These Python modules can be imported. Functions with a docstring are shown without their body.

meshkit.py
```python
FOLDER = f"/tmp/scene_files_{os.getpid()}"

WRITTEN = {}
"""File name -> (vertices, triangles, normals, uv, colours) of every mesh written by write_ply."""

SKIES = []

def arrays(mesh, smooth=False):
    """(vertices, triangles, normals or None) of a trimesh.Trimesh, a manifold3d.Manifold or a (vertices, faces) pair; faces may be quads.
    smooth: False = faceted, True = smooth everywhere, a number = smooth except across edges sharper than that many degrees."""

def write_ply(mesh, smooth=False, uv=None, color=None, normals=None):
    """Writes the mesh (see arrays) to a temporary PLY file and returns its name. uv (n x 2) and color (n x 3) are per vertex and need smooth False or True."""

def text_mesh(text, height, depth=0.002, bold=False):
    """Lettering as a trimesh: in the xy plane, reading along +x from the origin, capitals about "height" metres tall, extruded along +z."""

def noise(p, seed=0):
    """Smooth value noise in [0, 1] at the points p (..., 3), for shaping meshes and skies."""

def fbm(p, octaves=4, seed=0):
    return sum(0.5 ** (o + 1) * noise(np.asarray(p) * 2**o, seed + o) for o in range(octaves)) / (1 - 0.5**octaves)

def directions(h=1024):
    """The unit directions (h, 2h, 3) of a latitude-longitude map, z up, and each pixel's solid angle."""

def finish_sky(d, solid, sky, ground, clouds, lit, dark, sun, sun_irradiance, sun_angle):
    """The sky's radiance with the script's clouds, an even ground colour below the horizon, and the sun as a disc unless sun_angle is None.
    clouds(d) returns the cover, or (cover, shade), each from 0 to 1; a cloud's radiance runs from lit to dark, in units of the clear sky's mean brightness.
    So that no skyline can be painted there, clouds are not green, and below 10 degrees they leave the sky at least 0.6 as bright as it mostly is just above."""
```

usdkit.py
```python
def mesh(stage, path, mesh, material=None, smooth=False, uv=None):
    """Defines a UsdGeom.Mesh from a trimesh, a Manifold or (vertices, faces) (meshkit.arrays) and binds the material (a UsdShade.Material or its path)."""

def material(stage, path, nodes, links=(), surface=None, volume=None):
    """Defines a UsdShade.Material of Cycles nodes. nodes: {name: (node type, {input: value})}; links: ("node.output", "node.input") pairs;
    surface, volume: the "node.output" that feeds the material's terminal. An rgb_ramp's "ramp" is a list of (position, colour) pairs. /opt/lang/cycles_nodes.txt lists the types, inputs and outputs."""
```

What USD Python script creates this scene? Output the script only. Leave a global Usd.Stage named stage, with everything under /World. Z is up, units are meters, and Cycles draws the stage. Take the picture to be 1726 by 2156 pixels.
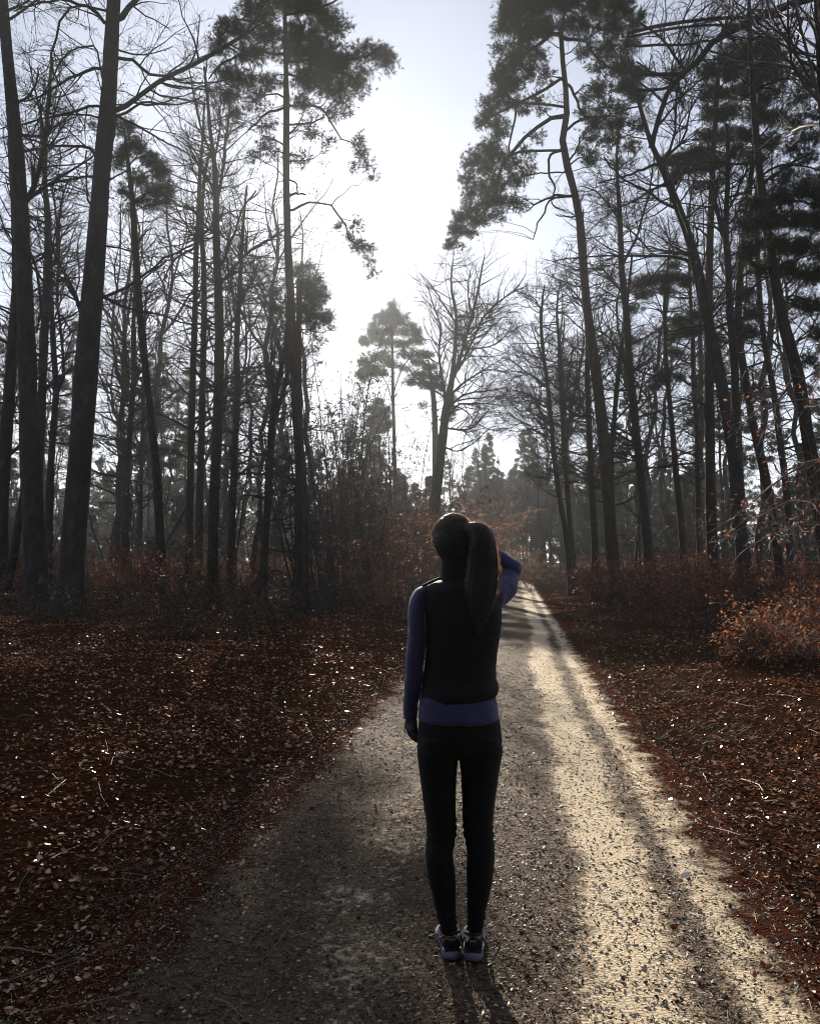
import math
import numpy as np, trimesh, manifold3d, usdkit, meshkit
from scipy.interpolate import PchipInterpolator
from pxr import Usd, UsdGeom, UsdLux, UsdShade, Gf, Sdf, Vt

stage = Usd.Stage.CreateInMemory()
UsdGeom.SetStageUpAxis(stage, "Z")
world = UsdGeom.Xform.Define(stage, "/World")
stage.SetDefaultPrim(world.GetPrim())
UsdGeom.Scope.Define(stage, "/World/Looks")

# ---------------------------------------------------------------- camera, sky, sun, exposure
EYE = np.array([0.0, 0.0, 1.5])
PITCH = math.atan(102 / 1726)
FPX = 1726.0                                   # focal length in units of a 1726 px wide picture
cam = UsdGeom.Camera.Define(stage, "/World/camera")
cam.CreateHorizontalApertureAttr(24.0)
cam.CreateVerticalApertureAttr(30.0)
cam.CreateFocalLengthAttr(24.0)
cam.CreateClippingRangeAttr(Gf.Vec2f(0.05, 5000))
cam.AddTranslateOp().Set(Gf.Vec3d(*EYE))
cam.AddRotateXYZOp().Set(Gf.Vec3f(90 + math.degrees(PITCH), 0, 0))
EXPOSURE = 1.0
cam.CreateExposureAttr(EXPOSURE)

SUN_U, SUN_V = (656 - 863) / FPX, (1078 - 478) / FPX
sd = np.array([SUN_U, math.cos(PITCH) - SUN_V * math.sin(PITCH), math.sin(PITCH) + SUN_V * math.cos(PITCH)])
SUN = sd / np.linalg.norm(sd)
SUN_EL, SUN_ROT = math.asin(SUN[2]), math.atan2(SUN[0], SUN[1])

sky_mat = usdkit.material(stage, "/World/Looks/sky_light", {
    "sky": ("sky_texture", {"sky_type": "single_scattering", "sun_disc": False, "sun_elevation": SUN_EL, "sun_rotation": SUN_ROT,
                            "altitude": 200.0, "air_density": 1.0, "aerosol_density": 0.3, "ozone_density": 1.0}),
    "grey": ("rgb_to_bw", {}),
    "veil": ("mix_color", {"fac": 0.6, "use_clamp": False}), "tint": ("mix_color", {"blend_type": "multiply", "fac": 1.0, "b": (0.97, 0.98, 1.05), "use_clamp": False}), "lift": ("mix_color", {"blend_type": "add", "fac": 1.0, "b": (2.6, 2.75, 3.2), "use_clamp": False}),
    "tc": ("texture_coordinate", {}), "mp": ("mapping", {"scale": (1.2, 1.2, 3.0)}),
    "cl": ("noise_texture", {"scale": 1.6, "detail": 6, "roughness": 0.6}),
    "cr": ("rgb_ramp", {"ramp": [(0.3, (0.94, 0.95, 0.97)), (0.7, (1.06, 1.06, 1.06))]}),
    "mul": ("mix_color", {"blend_type": "multiply", "fac": 1.0, "use_clamp": False}),
    "bg": ("background_shader", {"strength": 0.05})},
    [("sky.color", "grey.color"), ("sky.color", "veil.a"), ("grey.val", "veil.b"), ("tc.generated", "mp.vector"), ("mp.vector", "cl.vector"),
     ("cl.fac", "cr.fac"), ("veil.result", "tint.a"), ("tint.result", "lift.a"), ("lift.result", "mul.a"), ("cr.color", "mul.b"), ("mul.result", "bg.color")], surface="bg.background")
dome = UsdLux.DomeLight.Define(stage, "/World/sky")
dome.GetPrim().SetCustomDataByKey("kind", "structure")
UsdShade.MaterialBindingAPI.Apply(dome.GetPrim()).Bind(sky_mat)

sun = UsdLux.DistantLight.Define(stage, "/World/sun")
sun.CreateNormalizeAttr(True)
sun.CreateIntensityAttr(1.25)
sun.CreateAngleAttr(0.53)
sun.CreateColorAttr(Gf.Vec3f(1.0, 0.89, 0.74))
sx = UsdGeom.Xformable(sun)
zax = SUN
xax = np.cross([0, 0, 1.0], zax); xax /= np.linalg.norm(xax)
yax = np.cross(zax, xax)
m = Gf.Matrix4d(*[float(q) for q in (*xax, 0, *yax, 0, *zax, 0, *(SUN * 300), 1)])
sx.AddTransformOp().Set(m)

# ---------------------------------------------------------------- helpers
rng = np.random.default_rng(7)
taken = {}

def numbered(path):
    n = taken.get(path, 0); taken[path] = n + 1
    return path if n == 0 else f"{path}_{n:03d}"

def tag(p, label=None, cat=None, group=None, kind=None):
    p = p.GetPrim() if hasattr(p, "GetPrim") else p
    for k, v in (("label", label), ("category", cat), ("group", group), ("kind", kind)):
        if v:
            p.SetCustomDataByKey(k, v)
    return p

def thing(name, label, cat, group=None, loc=(0, 0, 0), rot=0.0, scale=None):
    x = UsdGeom.Xform.Define(stage, numbered("/World/" + name))
    x.AddTranslateOp().Set(Gf.Vec3d(*map(float, loc)))
    x.AddRotateZOp().Set(float(rot))
    if scale is not None:
        x.AddScaleOp().Set(Gf.Vec3f(*([float(scale)] * 3)))
    tag(x, label, cat, group)
    return x

def dup(root, loc, rot, scale, label=None, group=None):
    src = root.GetPrim()
    was = src.GetCustomData()
    base = str(src.GetPath()).rsplit("/", 1)[1]
    base = base[:-4] if base[-4:-3] == "_" and base[-3:].isdigit() else base
    x = thing(base, label or was.get("label"), was.get("category"), group or was.get("group"), loc, rot, scale)
    x.GetPrim().GetReferences().AddInternalReference(src.GetPath())
    x.GetPrim().SetInstanceable(True)
    return x

def toned(g, piece):
    """Gives every piece (so many vertices each) of a mesh a random tone of its own."""
    n = len(UsdGeom.Mesh(g).GetPointsAttr().Get())
    t = np.repeat(np.random.default_rng(n).random(n // piece + 1), piece)[:n].astype(np.float32)
    UsdGeom.PrimvarsAPI(g).CreatePrimvar("tone", Sdf.ValueTypeNames.FloatArray, "vertex").Set(Vt.FloatArray.FromNumpy(t))
    return g

def part(root, name, mesh, mat, smooth=True, kind=None, label=None):
    path = numbered(f"{root.GetPath() if root is not None else '/World'}/{name}")
    g = usdkit.mesh(stage, path, mesh, mat, smooth=smooth)
    tag(g, label=label, kind=kind)
    return toned(g, 6) if name in ("leaves", "dead_leaves") else g

def unit(v):
    return v / (np.linalg.norm(v, axis=-1, keepdims=True) + 1e-12)

def at(x, y, Y):
    """A point of the picture (in a 1726 x 2156 px frame) at the world distance Y."""
    u, v = (np.asarray(x, float) - 863) / FPX, (1078 - np.asarray(y, float)) / FPX
    d = np.stack(np.broadcast_arrays(u, math.cos(PITCH) - v * math.sin(PITCH), math.sin(PITCH) + v * math.cos(PITCH)), -1)
    return EYE + d * (np.asarray(Y, float) / d[..., 1])[..., None]

def mper(Y):
    return Y / FPX                               # metres per picture unit at distance Y

def tubes(P, R, sides=3):
    """N polylines of k points each as tapering tubes: one (vertices, triangles)."""
    P, R = np.asarray(P, float), np.asarray(R, float)
    N, k = P.shape[:2]
    T = unit(np.gradient(P, axis=1))
    ref = np.where(np.abs(T[:, :1, 2:]) < 0.8, [0, 0, 1.0], [1.0, 0, 0])
    A = unit(np.cross(T, np.broadcast_to(ref, T.shape)))
    B = np.cross(T, A)
    ang = np.arange(sides) * 2 * np.pi / sides
    V = P[:, :, None] + R[:, :, None, None] * (np.cos(ang)[:, None] * A[:, :, None] + np.sin(ang)[:, None] * B[:, :, None])
    n, i, j = np.meshgrid(np.arange(N), np.arange(k - 1), np.arange(sides), indexing="ij")
    idx = lambda ii, jj: (n * k + ii) * sides + jj % sides
    q = np.stack([idx(i, j), idx(i, j + 1), idx(i + 1, j + 1), idx(i + 1, j)], -1).reshape(-1, 4)
    return V.reshape(-1, 3), np.vstack([q[:, [0, 1, 2]], q[:, [0, 2, 3]]])

def join(ms):
    ms = [m for m in ms if len(m[0])]
    vs, fs, n = [], [], 0
    for v, f in ms:
        vs.append(v); fs.append(f + n); n += len(v)
    return np.vstack(vs), np.vstack(fs)

def resample(p, r, k):
    p, r = np.asarray(p, float), np.asarray(r, float)
    s = np.concatenate([[0], np.cumsum(np.linalg.norm(np.diff(p, axis=0), axis=1))])
    t = np.linspace(0, s[-1], k)
    if len(p) < 3:
        return np.stack([np.interp(t, s, p[:, c]) for c in range(3)], 1), np.interp(t, s, r)
    return PchipInterpolator(s, p)(t), np.interp(t, s, r)

def grow(start, d, L, r0, k, wob=0.15, up=0.0, end=0.35):
    """Polylines that wander from start along d."""
    N = len(start)
    P = np.zeros((N, k, 3)); P[:, 0] = start
    d = unit(d)
    for i in range(1, k):
        d = unit(d + wob * rng.normal(size=(N, 3)) + np.asarray(up).reshape(-1, 1) * np.array([0, 0, 1.0]))
        P[:, i] = P[:, i - 1] + d * (L / (k - 1))[:, None]
    R = r0[:, None] * (1 - (1 - end) * np.linspace(0, 1, k))[None]
    return P, R

def spawn(P, R, n, t0=0.2, t1=1.0, a0=35, a1=65, flat=0.6, lift=0.0):
    """n random starts along the polylines: start, direction, radius there, position along the parent, parent's index."""
    N, k = P.shape[:2]
    seg = np.linalg.norm(np.diff(P, axis=1), axis=2).sum(1)
    par = rng.choice(N, n, p=seg / seg.sum())
    t = rng.uniform(t0, t1, n)
    g = t * (k - 1); i = np.minimum(g.astype(int), k - 2); f = (g - i)[:, None]
    s = P[par, i] * (1 - f) + P[par, i + 1] * f
    r = R[par, i] * (1 - f[:, 0]) + R[par, i + 1] * f[:, 0]
    T = unit(P[par, i + 1] - P[par, i])
    q = rng.normal(size=(n, 3)); q[:, 2] *= flat
    q = unit(q - (q * T).sum(1, keepdims=True) * T)
    a = np.radians(rng.uniform(a0, a1, n))[:, None]
    d = np.cos(a) * T + np.sin(a) * q
    d[:, 2] += lift
    return s, unit(d), r, t, par

def leaf_mesh(pos, d, nrm, size, width=0.55, fold=0.25):
    """Folded six-cornered leaves at pos, pointing along d."""
    n = len(pos)
    d = unit(d); s = unit(np.cross(d, nrm)); up = np.cross(s, d)
    L = size[:, None]
    f = fold * rng.uniform(0.2, 1.6, n)[:, None] * np.where(rng.random(n) < 0.5, -1, 1)[:, None]
    curl = rng.normal(0, 0.18, n)[:, None]
    w = width * L * 0.5
    pts = np.stack([pos, pos + d * L * .3 + s * w * .85 + up * w * f * .8, pos + d * L * .72 + s * w * .8 + up * (w * f * .8 + curl * L * .5),
                    pos + d * L + up * curl * L, pos + d * L * .72 - s * w * .8 + up * (w * f * .8 + curl * L * .5), pos + d * L * .3 - s * w * .85 + up * w * f * .8], 1)
    F = np.array([[0, 1, 2], [0, 2, 3], [0, 3, 4], [0, 4, 5]])
    return pts.reshape(-1, 3), (np.arange(n)[:, None, None] * 6 + F).reshape(-1, 3)

def tufts(pos, out, length, n=8, w=0.016):
    """Sprays of n needle bundles (one sharp triangle each) at every pos."""
    N = len(pos)
    d = unit(rng.normal(size=(N, n, 3)) + 0.9 * unit(out)[:, None] + np.array([0, 0, 0.35]))
    s = unit(np.cross(d, rng.normal(size=(N, n, 3))))
    L = (length * rng.uniform(0.65, 1.25, (N, n)))[..., None]
    p = pos[:, None] + d * 0.01
    ww = w * rng.uniform(0.6, 1.3, (N, n))[..., None]
    V = np.stack([p + s * ww * .6, p - s * ww * .6, p + d * L], 2)
    return V.reshape(-1, 3), np.arange(N * n * 3).reshape(-1, 3)

def fb(x, y, s, seed=0, o=3):
    x, y = np.broadcast_arrays(np.asarray(x, float), np.asarray(y, float))
    return meshkit.fbm(np.stack([x * s, y * s, np.zeros_like(x) + 0.37], -1), o, seed)

def smooth01(t):
    t = np.clip(t, 0, 1)
    return t * t * (3 - 2 * t)

# ---------------------------------------------------------------- materials
def look(name, ramp, scale=8.0, stretch=(1, 1, 1), rough=0.85, bump=0.0, bscale=None, spec=0.3, island=False, trans=0.0, detail=5.0, coords="geo"):
    nodes = {"g": ("geometry", {}), "mp": ("mapping", {"scale": stretch}), "n": ("noise_texture", {"scale": scale, "detail": detail, "roughness": 0.65}),
             "r": ("rgb_ramp", {"ramp": ramp}), "p": ("principled_bsdf", {"roughness": rough, "specular_ior_level": spec})}
    links = [("g.position", "mp.vector"), ("mp.vector", "n.vector"), ("r.color", "p.base_color")]
    if island:
        nodes["tone"] = ("attribute", {"attribute": "tone"})
    links.append(("tone.fac", "r.fac") if island else ("n.fac", "r.fac"))
    if bump:
        nodes["n2"] = ("noise_texture", {"scale": bscale or scale * 2, "detail": 6, "roughness": 0.7})
        nodes["b"] = ("bump", {"strength": 1.0, "distance": bump})
        links += [("mp.vector", "n2.vector"), ("n2.fac", "b.height"), ("b.normal", "p.normal")]
    out = "p.BSDF"
    if trans:
        nodes["t"] = ("translucent_bsdf", {}); nodes["mx"] = ("mix_closure", {"fac": trans})
        links += [("r.color", "t.color"), ("p.BSDF", "mx.closure1"), ("t.BSDF", "mx.closure2")]
        out = "mx.closure"
    return usdkit.material(stage, "/World/Looks/" + name, nodes, links, surface=out)

M = {}
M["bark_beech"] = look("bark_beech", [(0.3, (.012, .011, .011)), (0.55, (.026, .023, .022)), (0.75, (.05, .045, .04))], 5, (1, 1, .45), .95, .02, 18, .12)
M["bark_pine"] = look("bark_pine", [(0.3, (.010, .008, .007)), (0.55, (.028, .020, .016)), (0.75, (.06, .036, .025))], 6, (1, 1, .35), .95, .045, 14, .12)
M["twig"] = look("twig_bark", [(0.3, (.014, .012, .012)), (0.7, (.034, .028, .025))], 6, rough=.85, spec=.15)
M["twig_red"] = look("reddish_twig_bark", [(0.3, (.03, .02, .017)), (0.7, (.09, .055, .04))], 6, rough=.6, spec=.5)
M["needle"] = look("pine_needle", [(0.2, (.018, .026, .016)), (0.8, (.04, .052, .028))], 3, rough=.55, spec=.4, trans=.25)
M["young_needle"] = look("grey_green_needle", [(0.2, (.02, .027, .018)), (0.8, (.045, .055, .034))], 3, rough=.6, trans=.2)
M["brown_leaf"] = look("dry_beech_leaf", [(0.0, (.05, .014, .008)), (0.5, (.145, .038, .015)), (1.0, (.25, .085, .035))], island=True, rough=.5, spec=.3, trans=.3)
M["rust_leaf"] = look("rusty_brush_leaf", [(0.0, (.07, .022, .012)), (0.5, (.17, .052, .022)), (1.0, (.30, .12, .05))], island=True, rough=.5, spec=.3, trans=.38)
M["copper_leaf"] = look("copper_beech_leaf", [(0.0, (.22, .06, .022)), (0.5, (.40, .13, .045)), (1.0, (.55, .24, .10))], island=True, rough=.42, spec=.4, trans=.6)
M["dark_leaf"] = look("withered_dark_leaf", [(0.0, (.02, .014, .012)), (1.0, (.06, .04, .03))], island=True, rough=.6, trans=.2)
M["litter_leaf"] = usdkit.material(stage, "/World/Looks/fallen_leaf", {"g": ("attribute", {"attribute": "tone"}), "c": ("rgb_ramp", {"ramp": [(0.0, (.040, .013, .007)), (0.3, (.10, .035, .017)), (0.65, (.19, .070, .031)), (0.92, (.29, .115, .045)), (1.0, (.34, .22, .14))]}),
    "gl": ("rgb_ramp", {"ramp": [(0.0, (0, 0, 0)), (0.55, (.01, .01, .01)), (0.65, (.07, .07, .07)), (1.0, (.16, .16, .16))]}),
    "d": ("diffuse_bsdf", {}), "s": ("glossy_bsdf", {"color": (.9, .87, .82), "roughness": .25}), "t": ("translucent_bsdf", {}), "m": ("mix_closure", {"fac": .38}), "m2": ("mix_closure", {})},
    [("g.fac", "c.fac"), ("g.fac", "gl.fac"), ("c.color", "d.color"), ("c.color", "t.color"), ("d.BSDF", "m.closure1"), ("t.BSDF", "m.closure2"), ("gl.color", "m2.fac"), ("m.closure", "m2.closure1"), ("s.BSDF", "m2.closure2")], surface="m2.closure")
M["debris"] = look("leaf_crumb", [(0.0, (.012, .009, .007)), (0.6, (.045, .03, .02)), (1.0, (.12, .08, .05))], island=True, rough=.55, spec=.4)
M["stone"] = look("gravel_stone", [(0.0, (.14, .115, .085)), (0.5, (.26, .22, .165)), (1.0, (.42, .38, .31))], island=True, rough=.8)
M["bramble_leaf"] = look("bramble_leaf", [(0.0, (.02, .022, .012)), (0.5, (.05, .04, .022)), (1.0, (.12, .055, .03))], island=True, rough=.5, trans=.25)
M["grass"] = look("dry_grass", [(0.0, (.09, .075, .04)), (0.5, (.17, .14, .075)), (1.0, (.26, .21, .12))], island=True, rough=.6, trans=.3)

# ---------------------------------------------------------------- the ground and the track
PHI = math.radians(7.4)
ROADL, ROADR = -1.62, 1.18
def bend(o):
    return -.0042 * np.maximum(0, np.minimum(o, 110) - 48) ** 2 - .52 * np.maximum(0, o - 110)
def lat_lon(x, y):
    o = x * math.sin(PHI) + y * math.cos(PHI)
    return x * math.cos(PHI) - y * math.sin(PHI) - bend(o), o
def from_lat_lon(a, o):
    a = a + bend(o)
    return a * math.cos(PHI) + o * math.sin(PHI), -a * math.sin(PHI) + o * math.cos(PHI)

def edge_shift(o):
    return 0.35 * (fb(o, 3.0, 0.35, 11) - 0.5) + 0.12 * (fb(o, 9.0, 1.6, 12) - 0.5)

def ground(x, y):
    a, o = lat_lon(np.asarray(x, float), np.asarray(y, float))
    dist = np.maximum(np.maximum(ROADL - a, a - ROADR), 0)
    bank = np.where(a > 0, 0.22, 0.16) * smooth01(dist / 2.5) + 0.25 * smooth01((dist - 6) / 20) * (fb(x, y, .05, 5) - .3) * 2
    rough = smooth01(dist / .6)
    z = bank + rough * (0.16 * (fb(x, y, .55, 1) - .5) + .07 * (fb(x, y, 2.1, 2) - .5))
    rut = -0.022 * np.exp(-((a - .66) / .28) ** 2) - 0.022 * np.exp(-((a + .85) / .28) ** 2) + .012 * np.exp(-((a + .1) / .3) ** 2)
    z = z + (1 - rough) * rut + .018 * (fb(x, y, 2.6, 3) - .5) + .008 * (fb(x, y, 9, 4) - .5)
    return z

o_lines = np.concatenate([np.arange(-60, 1.8, 2.0), np.arange(1.8, 9, .07), np.arange(9, 22, .22), np.arange(22, 60, .8), np.geomspace(60, 420, 30)])
al = np.concatenate([-np.geomspace(330, 12, 30), np.arange(-11.5, -5, .4), np.arange(-5, ROADL, .1)])
al = al[al < ROADL - .03]
ac = np.linspace(ROADL, ROADR, 41)
ar = np.concatenate([np.arange(ROADR + .1, 5, .1), np.arange(5, 12, .4), np.geomspace(12, 330, 30)])
a_lines = np.concatenate([al, ac, ar])
AA, OO = np.meshgrid(a_lines, o_lines)
near = np.exp(-np.maximum(np.maximum(ROADL - AA, AA - ROADR), 0) / .8)
A2 = AA + near * edge_shift(OO) * np.where(AA > -.2, 1, -1) * smooth01(np.abs(AA + .2) / .6)
GX, GY = from_lat_lon(A2, OO)
GZ = ground(GX, GY)
gv = np.stack([GX, GY, GZ], -1).reshape(-1, 3)
nr, nc = AA.shape
i, j = np.meshgrid(np.arange(nr - 1), np.arange(nc - 1), indexing="ij")
quad = np.stack([i * nc + j, i * nc + j + 1, (i + 1) * nc + j + 1, (i + 1) * nc + j], -1)
on_road = (j >= len(al)) & (j < len(al) + len(ac) - 1)

def sub(q):
    q = q.reshape(-1, 4)
    ids, inv = np.unique(q, return_inverse=True)
    q = inv.reshape(-1, 4)
    return gv[ids], np.vstack([q[:, [0, 1, 2]], q[:, [0, 2, 3]]])

def litter_amount(x, y):
    """How much needle and leaf litter hides the gravel of the track (0 to 1)."""
    a, o = lat_lon(x, y)
    n = fb(x, y, 1.1, 21) - .5
    n2 = fb(x, y, 4.2, 22) - .5
    n0 = fb(x, y, .45, 23) - .5
    w1 = np.exp(-(np.abs(a - .43 - .3 * n0 - .15 * n) / (.20 + .12 * n)) ** 2.2)
    w2 = np.exp(-(np.abs(a - .91 - .25 * n0 + .15 * n) / (.17 + .1 * n2)) ** 2.2)
    w3 = .42 * np.exp(-(np.abs(a + .66) / .30) ** 2.5)
    clear = np.maximum(np.maximum(w1, w2), w3)
    return np.clip(.97 - .9 * clear + .8 * n + .75 * n2, 0, 1)

rv, rf = sub(quad[on_road]); fv, ff = sub(quad[~on_road])
M["track"] = usdkit.material(stage, "/World/Looks/gravel_track", {
    "g": ("geometry", {}), "lit": ("attribute", {"attribute": "litter"}),
    "n1": ("noise_texture", {"scale": 3.0, "detail": 8, "roughness": .7}), "n2": ("noise_texture", {"scale": 55.0, "detail": 6, "roughness": .75}),
    "v": ("voronoi_texture", {"scale": 75.0}), "n3": ("noise_texture", {"scale": 22.0, "detail": 5, "roughness": .7}),
    "sand": ("rgb_ramp", {"ramp": [(0.25, (.38, .30, .205)), (0.5, (.53, .43, .30)), (0.75, (.64, .54, .395))]}),
    "soil": ("rgb_ramp", {"ramp": [(0.25, (.028, .018, .012)), (0.5, (.075, .05, .032)), (0.75, (.16, .115, .075))]}),
    "add": ("math", {"math_type": "multiply_add", "value2": 1.5, "value3": -0.75}), "sum": ("math", {"math_type": "add"}),
    "mask": ("map_range", {"range_type": "smoothstep", "from_min": .28, "from_max": .72}),
    "mix": ("mix_color", {}), "h": ("math", {"math_type": "add"}),
    "b": ("bump", {"strength": 1.0, "distance": .005}), "p": ("principled_bsdf", {"roughness": .8}), "inv": ("math", {"math_type": "multiply_add", "value2": -.07, "value3": .07}), "edge": ("attribute", {"attribute": "edge"}), "es": ("math", {"math_type": "add"}), "em": ("map_range", {"range_type": "smoothstep", "from_min": .35, "from_max": .85}), "mix2": ("mix_color", {}),
    "fl": ("rgb_ramp", {"ramp": [(0.25, (.014, .006, .004)), (0.5, (.045, .015, .008)), (0.75, (.085, .030, .014))]}), "n4": ("noise_texture", {"scale": 4.0, "detail": 7, "roughness": .75}), "e2": ("math", {"math_type": "multiply_add", "value2": 1.7, "value3": -.85})},
    [("g.position", "n1.vector"), ("g.position", "n2.vector"), ("g.position", "v.vector"), ("g.position", "n3.vector"), ("n2.fac", "sand.fac"), ("n3.fac", "soil.fac"),
     ("n3.fac", "add.value1"), ("add.value", "sum.value1"), ("lit.fac", "sum.value2"), ("sum.value", "mask.value"), ("mask.result", "mix.fac"), ("sand.color", "mix.a"), ("soil.color", "mix.b"),
     ("v.distance", "h.value1"), ("n2.fac", "h.value2"), ("h.value", "b.height"), ("g.position", "n4.vector"), ("n4.fac", "e2.value1"), ("e2.value", "es.value1"), ("edge.fac", "es.value2"), ("es.value", "em.value"), ("em.result", "mix2.fac"), ("em.result", "inv.value1"), ("inv.value", "p.specular_ior_level"), ("n2.fac", "fl.fac"), ("mix.result", "mix2.a"), ("fl.color", "mix2.b"), ("mix2.result", "p.base_color"), ("b.normal", "p.normal")], surface="p.BSDF")
M["floor"] = usdkit.material(stage, "/World/Looks/forest_floor", {
    "g": ("geometry", {}), "n1": ("noise_texture", {"scale": 1.2, "detail": 6, "roughness": .7}), "v": ("voronoi_texture", {"scale": 16.0, "detail": 1.0}),
    "n2": ("noise_texture", {"scale": 25.0, "detail": 6, "roughness": .75}),
    "r1": ("rgb_ramp", {"ramp": [(0.25, (.013, .006, .004)), (0.5, (.038, .015, .008)), (0.75, (.078, .030, .015))]}),
    "r2": ("rgb_ramp", {"ramp": [(0.3, (.02, .012, .007)), (0.7, (.048, .024, .013))]}), "mix": ("mix_color", {}),
    "b": ("bump", {"strength": 1.0, "distance": .03}), "p": ("diffuse_bsdf", {"roughness": .6})},
    [("g.position", "n1.vector"), ("g.position", "v.vector"), ("g.position", "n2.vector"), ("n2.fac", "r1.fac"), ("n2.fac", "r2.fac"), ("n1.fac", "mix.fac"), ("r1.color", "mix.a"), ("r2.color", "mix.b"),
     ("v.distance", "b.height"), ("mix.result", "p.color"), ("b.normal", "p.normal")], surface="p.BSDF")
g_ = usdkit.mesh(stage, "/World/forest_floor", (fv, ff), M["floor"], smooth=True); tag(g_, "brown forest floor under fallen leaves on both sides of the track", "ground", kind="structure")
g_ = usdkit.mesh(stage, "/World/gravel_track", (rv, rf), M["track"], smooth=True); tag(g_, "sandy gravel forest track with two pale wheel ruts", "road", kind="structure")
UsdGeom.PrimvarsAPI(g_).CreatePrimvar("litter", Sdf.ValueTypeNames.FloatArray, "vertex").Set(Vt.FloatArray.FromNumpy(litter_amount(rv[:, 0], rv[:, 1]).astype(np.float32)))
ra_, ro_ = lat_lon(rv[:, 0], rv[:, 1])
ed = np.maximum(1.25 - (ra_ - ROADL) / .42, 1.25 - (ROADR - ra_) / .42)
UsdGeom.PrimvarsAPI(g_).CreatePrimvar("edge", Sdf.ValueTypeNames.FloatArray, "vertex").Set(Vt.FloatArray.FromNumpy(np.clip(ed, -.6, 1.3).astype(np.float32)))

# HAZE (thin air that the low sun lights up)
hz = trimesh.creation.box([780, 620, 34]); hz.apply_translation([25, 180, 15.0])
M["haze"] = usdkit.material(stage, "/World/Looks/haze", {"v": ("principled_volume", {"color": (.86, .93, 1.0), "density": .00034, "anisotropy": .75})}, [], volume="v.volume")
hzp = usdkit.mesh(stage, "/World/haze", hz, M["haze"]); tag(hzp, "thin bright winter haze hanging in the forest", "haze", kind="stuff")
# ---------------------------------------------------------------- trees
def trunk_px(Y, pts, sides=12, k=26, flare=1.65):
    """Trunk from picture points (base first, width in picture units) at distance Y, carried down to the ground."""
    p = at([q[0] for q in pts], [q[1] for q in pts], Y)
    r = np.array([q[2] for q in pts], float) * mper(Y) / 2
    d = p[0] - p[1]
    t = (p[0][2] - (ground(p[0][0], p[0][1]) - .15)) / max(-d[2], 1e-3)
    if t > 0:
        d = np.array([d[0] * .6, d[1], d[2]])
        p = np.vstack([p[0] + d * t, p]); r = np.concatenate([[r[0] * flare], r])
    P, R = resample(p, r, k)
    R = R * (1 + .05 * rng.normal(size=k))
    return P, R

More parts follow.
